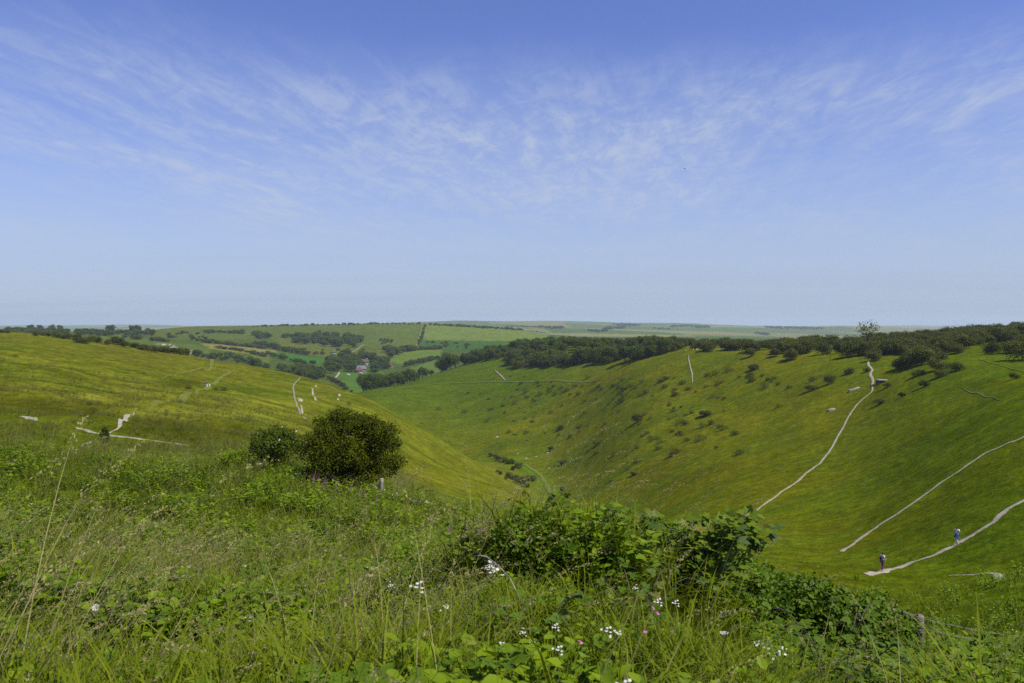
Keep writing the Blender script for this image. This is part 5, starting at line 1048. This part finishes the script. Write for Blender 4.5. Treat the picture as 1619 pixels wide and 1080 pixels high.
# parked van
def van(px, row, label, rz, dmin=780):
    o = bpy.data.objects.new('parked_van', None); COL.objects.link(o); o.location = ground_at(px, row, dmin); o.rotation_euler = (0, 0, rad(rz)); tag(o, label, 'van'); Mv = plain('white_van_paint', (0.5, 0.5, 0.5), 0.35, 0.03, 1)
    p = Parts(); prof = [(-2.5, 0.4), (2.4, 0.4), (2.5, 1.05), (1.5, 1.25), (0.9, 2.1), (-2.4, 2.15), (-2.5, 1.9)]; n = len(prof); V = [(x, -0.95, z) for x, z in prof] + [(x, 0.95, z) for x, z in prof]; p.add(V, [(k, (k + 1) % n, n + (k + 1) % n, n + k) for k in range(n)], [(0, k + 1, k) for k in range(1, n - 1)] + [(n, n + k, n + k + 1) for k in range(1, n - 1)]); link('body', p.mesh('body'), o, mat=Mv)
    for x in (-1.6, 1.6):
        for y in (-0.9, 0.9):
            p = Parts(); p.tube([(x, y - 0.12, 0.35), (x, y + 0.12, 0.35)], [0.36, 0.36], 12); link('wheel', p.mesh('wheel'), o, mat=M_dark)
    p = Parts(); p.add([(1.45, -0.85, 1.32), (0.95, -0.85, 2.02), (0.95, 0.85, 2.02), (1.45, 0.85, 1.32)] + np.array([0.06, 0, 0]), [(0, 3, 2, 1)]); link('windscreen', p.mesh('windscreen'), o, mat=M_dark)
    p = Parts(); p.box((0.1, -0.97, 1.25), (0.9, 0.97, 1.85)); link('window', p.mesh('window'), o, mat=M_dark); return o
van(571, 591.5, 'white van parked beside the grey-roofed farmhouse', 8); van(551, 594, 'white van parked on the village green field', 4)
# ------------------------------------------------------------------ sheep
M_wool = plain('sheep_wool', (0.62, 0.58, 0.50), 0.95, 0.1, 6); shp = Parts()
for k, (z, r) in enumerate(((0, 0),)):
    t = np.linspace(0, 1, 7); shp.tube(np.stack([-0.55 + 1.1 * t, t * 0, 0.62 + 0.03 * np.sin(t * 3)], 1), [0.14, 0.27, 0.31, 0.32, 0.31, 0.25, 0.12], 8)
shb = shp.mesh('sheep', True)
hp_ = Parts(); hp_.tube([(0.48, 0, 0.72), (0.68, 0, 0.78), (0.86, 0, 0.66)], [0.10, 0.11, 0.06], 6); shh = hp_.mesh('head', True); lgp = Parts(); lgp.tube([(0, 0, 0.45), (0, 0, 0.2), (0.01, 0, 0)], [0.06, 0.045, 0.04], 5); lgm = lgp.mesh('leg', True); shb.materials.append(M_wool); shh.materials.append(M_wool); lgm.materials.append(M_dark)
def sheep(p, rz, label, group, detail):
    o = bpy.data.objects.new('sheep', shb); COL.objects.link(o); o.location = p; o.rotation_euler = (0, 0, rz); tag(o, label, 'sheep', group)
    link('head', shh, o)
    if detail:
        for x in (-0.36, 0.36):
            for y in (-0.14, 0.14): link('leg', lgm, o, (x, y, 0))
for px, r in ((1084, 556.5), (1102, 554.5), (1096, 554.5)):
    sheep(ground_at(px, r, 200) , rng.uniform(0, 6.28), 'white sheep standing in the gap between wood and scrub', 'sheep in the crest gap', True)
for k in range(60):
    px = rng.uniform(705, 860); r = 523 + (px - 705) * 0.030 + abs(rng.normal()) * 1.3
    sheep(ground_at(px, r, 1500), rng.uniform(0, 6.28), 'sheep grazing on the pale far field under the hedge', 'sheep on the far field', False)
# ------------------------------------------------------------------ walkers
M_skin = plain('skin', (0.36, 0.21, 0.14), 0.6, 0.1, 5); M_hair = plain('dark_hair', (0.012, 0.010, 0.010), 0.5, 0.2, 20); M_black = plain('black_cloth', (0.02, 0.02, 0.025), 0.8, 0.2, 10)
DG = None
def skin_mesh(name, verts, edges, radii, sub=2, root=0):
    me_ = bpy.data.meshes.new(name); me_.from_pydata([tuple(v) for v in verts], edges, []); o = bpy.data.objects.new('temporary', me_); COL.objects.link(o)
    o.modifiers.new('skin', 'SKIN'); s_ = o.modifiers.new('sub', 'SUBSURF'); s_.levels = sub; s_.render_levels = sub
    sv = me_.skin_vertices[0].data
    for i, r in enumerate(radii): sv[i].radius = (r, r) if not isinstance(r, tuple) else r
    sv[root].use_root = True
    dg = bpy.context.evaluated_depsgraph_get(); out = bpy.data.meshes.new_from_object(o.evaluated_get(dg)); out.name = name
    bpy.data.objects.remove(o); bpy.data.meshes.remove(me_); return smooth(out)
def person(p, rz, h, label, shirt, legs, extras, stride=0.22, arms='bent', group=None):
    """walking towards local +X; joints laid out for a body 1.7 tall, then scaled"""
    o = bpy.data.objects.new('person', None); COL.objects.link(o); o.location = p; o.rotation_euler = (0, 0, rz); o.scale = (h / 1.7,) * 3; tag(o, label, 'person', group); s = stride
    J = dict(pel=(0, 0, 0.92), spi=(0.01, 0, 1.12), che=(0.03, 0, 1.32), nec=(0.04, 0, 1.45), hea=(0.06, 0, 1.56), top=(0.055, 0, 1.65),
             lh=(0, 0.09, 0.88), lk=(s * 0.75, 0.10, 0.50), la=(s * 0.85, 0.10, 0.08), lt=(s * 0.85 + 0.16, 0.11, 0.035), rh=(0, -0.09, 0.88), rk=(-s * 0.25, -0.10, 0.48), ra=(-s * 1.1, -0.10, 0.13), rt=(-s * 1.1 + 0.13, -0.11, 0.035),
             ls=(0.03, 0.17, 1.38), le=(-0.06, 0.24, 1.12), lw=(0.12, 0.22, 1.02), lf=(0.20, 0.21, 1.0), rs=(0.03, -0.17, 1.38), re=(0.0, -0.25, 1.13), rw=(0.22 if arms == 'bent' else 0.06, -0.22, 1.10 if arms == 'bent' else 0.90), rf=(0.31 if arms == 'bent' else 0.09, -0.20, 1.12 if arms == 'bent' else 0.81))
    K = list(J); E = [(K.index(a), K.index(b_)) for a, b_ in (('pel', 'spi'), ('spi', 'che'), ('che', 'nec'), ('nec', 'hea'), ('hea', 'top'), ('pel', 'lh'), ('lh', 'lk'), ('lk', 'la'), ('la', 'lt'), ('pel', 'rh'), ('rh', 'rk'), ('rk', 'ra'), ('ra', 'rt'), ('che', 'ls'), ('ls', 'le'), ('le', 'lw'), ('lw', 'lf'), ('che', 'rs'), ('rs', 're'), ('re', 'rw'), ('rw', 'rf'))]
    RD = dict(pel=.125, spi=.11, che=.12, nec=.055, hea=.095, top=.075, lh=.09, lk=.06, la=.042, lt=.03, rh=.09, rk=.06, ra=.042, rt=.03, ls=.055, le=.042, lw=.03, lf=.03, rs=.055, re=.042, rw=.03, rf=.03)
    link('body', skin_mesh('body', [J[k] for k in K], E, [RD[k] for k in K]), o, mat=M_skin)
    def cloth(name, ks, edges, rd, mat):
        pts = [J[k] if isinstance(k, str) else k for k in ks]; return link(name, skin_mesh(name, pts, edges, rd), o, mat=mat)
    mid = lambda a, b_, t: tuple(np.array(J[a]) * (1 - t) + np.array(J[b_]) * t)
    cloth('t_shirt', [(0, 0, 0.93), 'spi', 'che', (0.035, 0, 1.41), 'ls', mid('ls', 'le', 0.6), 'rs', mid('rs', 're', 0.6)], [(0, 1), (1, 2), (2, 3), (2, 4), (4, 5), (2, 6), (6, 7)], [.15, .135, .145, .085, .08, .07, .08, .07], shirt)
    cloth('trousers', [(0, 0, 0.95), 'lh', 'lk', mid('lk', 'la', 0.85), 'rh', 'rk', mid('rk', 'ra', 0.85)], [(0, 1), (1, 2), (2, 3), (0, 4), (4, 5), (5, 6)], [.14, .115, .085, .07, .115, .085, .07], legs)
    cloth('hair', [(0.02, 0, 1.50), (0.035, 0, 1.60), (0.045, 0, 1.665)], [(0, 1), (1, 2)], [.075, .105, .085], M_hair)
    for a, b_ in (('la', 'lt'), ('ra', 'rt')): cloth('shoe', [tuple(np.array(J[a]) - (0.03, 0, 0.03)), tuple(np.array(J[b_]))], [(0, 1)], [.055, .05], extras.get('shoes', M_black))
    if 'pack' in extras: cloth('backpack', [(-0.15, 0, 1.02), (-0.17, 0, 1.2), (-0.14, 0, 1.36)], [(0, 1), (1, 2)], [.12, .15, .11], extras['pack'])
    if 'skirt' in extras:
        th = np.arange(16) / 16 * 6.283; rows_ = [(0.15, 1.0), (0.20, 0.86), (0.29, 0.66)]; V = np.vstack([np.stack([r * np.cos(th) * (1 + 0.06 * np.sin(th * 5)) - (0.04 if z < 0.7 else 0), r * np.sin(th), th * 0 + z], 1) for r, z in rows_]); ii = np.arange(48).reshape(3, 16); jj = np.roll(ii, -1, 1); pp = Parts(); pp.add(V, np.stack([ii[:-1], jj[:-1], jj[1:], ii[1:]], -1).reshape(-1, 4)); link('jacket_round_waist', pp.mesh('skirt', True), o, mat=extras['skirt'])
    if 'hat' in extras: cloth('sun_hat', [(0.04, 0, 1.64), (0.04, 0, 1.73)], [(0, 1)], [.19, .10], extras['hat'])
    if 'bag' in extras: cloth('bag', [(0.0, 0.30, 0.72), (0.0, 0.30, 0.95)], [(0, 1)], [.13, .10], extras['bag'])
    return o
M_pale = plain('pale_lilac_cotton', (0.66, 0.60, 0.66), 0.9, 0.08, 8); M_wht = plain('white_cotton', (0.72, 0.72, 0.74), 0.9, 0.06, 8); M_navy = plain('navy_denim', (0.02, 0.045, 0.17), 0.9, 0.2, 8); M_purp = plain('purple_leggings', (0.17, 0.03, 0.20), 0.9, 0.2, 8); M_tan = plain('pale_tan_shoes', (0.5, 0.4, 0.34), 0.8, 0.1, 8); M_blue = plain('sky_blue_bag', (0.05, 0.35, 0.75), 0.8, 0.1, 8); M_leg = plain('pale_blue_trousers', (0.55, 0.62, 0.68), 0.9, 0.1, 8)
def on_path(px, row, dmin=30):
    p = ground_at(px, row, dmin); p[2] += 0.06; return p
pA = on_path(1395, 904); pB = on_path(1513, 861); dAB = pB - pA; azp = math.atan2(dAB[1], dAB[0])
person(pA, azp - 0.35, 30 / F * pA[1], 'walker in pale t-shirt and purple leggings with a dark backpack', M_pale, M_purp, {'pack': M_black, 'shoes': M_tan}, 0.16)
person(pB, azp - 0.15, 27.5 / F * pB[1], 'walker with a navy jacket tied round the waist over pale trousers', M_wht, M_leg, {'skirt': M_navy}, 0.20, 'down')
pC = ground_at(327, 613, 60); person(pC, 2.0, 10.5 / F * pC[1], 'distant walker in white hat and navy top with a blue bag', M_navy, M_wht, {'hat': M_wht, 'bag': M_blue, 'pack': M_black}, 0.12, 'down')
pD = ground_at(331.5, 613, 60); person(pD, 2.2, 6.6 / F * pD[1], 'small companion in white beside the distant walker in a hat', M_pale, M_wht, {}, 0.1, 'down')
# a bird on the wing
bd = bpy.data.objects.new('bird', None); COL.objects.link(bd); bd.location = (273 / F * 140, 140, (H - 267) / F * 140); tag(bd, 'small dark bird flying high over the valley', 'bird')
p = Parts(); p.tube([(-0.2, 0, 0), (-0.08, 0, 0.01), (0.08, 0, 0.01), (0.17, 0, 0.02)], [0.02, 0.05, 0.05, 0.015], 6); link('body', p.mesh('body', True), bd, mat=M_black)
for s_ in (-1, 1):
    p = Parts(); p.add([(0.08, 0, 0.02), (0.05, s_ * 0.2, 0.09), (0, s_ * 0.42, 0.05), (-0.05, s_ * 0.2, 0.08), (-0.06, 0, 0.02)], None, [(0, 1, 4), (1, 3, 4), (1, 2, 3)]); link('wing', p.mesh('wing'), bd, mat=M_black)
# far blue hill beyond the scrub
n = 40; t = np.linspace(-1, 1, n); V = []; q = []
for k, (dy, f_) in enumerate(((-1500, 0.0), (-500, 0.7), (0, 1.0), (900, 0.0))):
    for i in range(n): V.append((7600 + 1500 * t[i], 15200 + dy, -260 + f_ * (140 * math.exp(-(t[i] * 1.9) ** 2) * (1 + 0.06 * math.sin(i * 1.3)))))
ii = np.arange(4 * n).reshape(4, n); far = mesh_np('hill', V, np.stack([ii[:-1, :-1], ii[:-1, 1:], ii[1:, 1:], ii[1:, :-1]], -1).reshape(-1, 4)); smooth(far)
fo = link('hill', far, mat=plain('far_hill_grass', (0.09, 0.13, 0.05), 0.95, 0.1, 0.002)); tag(fo, 'distant blue hill beyond the thorn scrub', 'hill', kind='structure')

# ------------------------------------------------------------------ summer haze: one even body of air round the whole place
p = Parts(); p.box((-22000, -300, -420), (22000, 17500, 60)); hz = link('haze', p.mesh('haze')); hz['kind'] = 'stuff'; tag(hz, 'thin blue summer haze over the downs', 'haze', kind='stuff')
m, nt = new_mat('thin_haze'); vo = nt.nodes.new('ShaderNodeVolumePrincipled'); vo.inputs['Color'].default_value = (0.76, 0.87, 1.0, 1); vo.inputs['Density'].default_value = 8.0e-5; vo.inputs['Anisotropy'].default_value = 0.1
ou = nt.nodes.new('ShaderNodeOutputMaterial'); nt.links.new(vo.outputs[0], ou.inputs['Volume']); hz.data.materials.append(m)
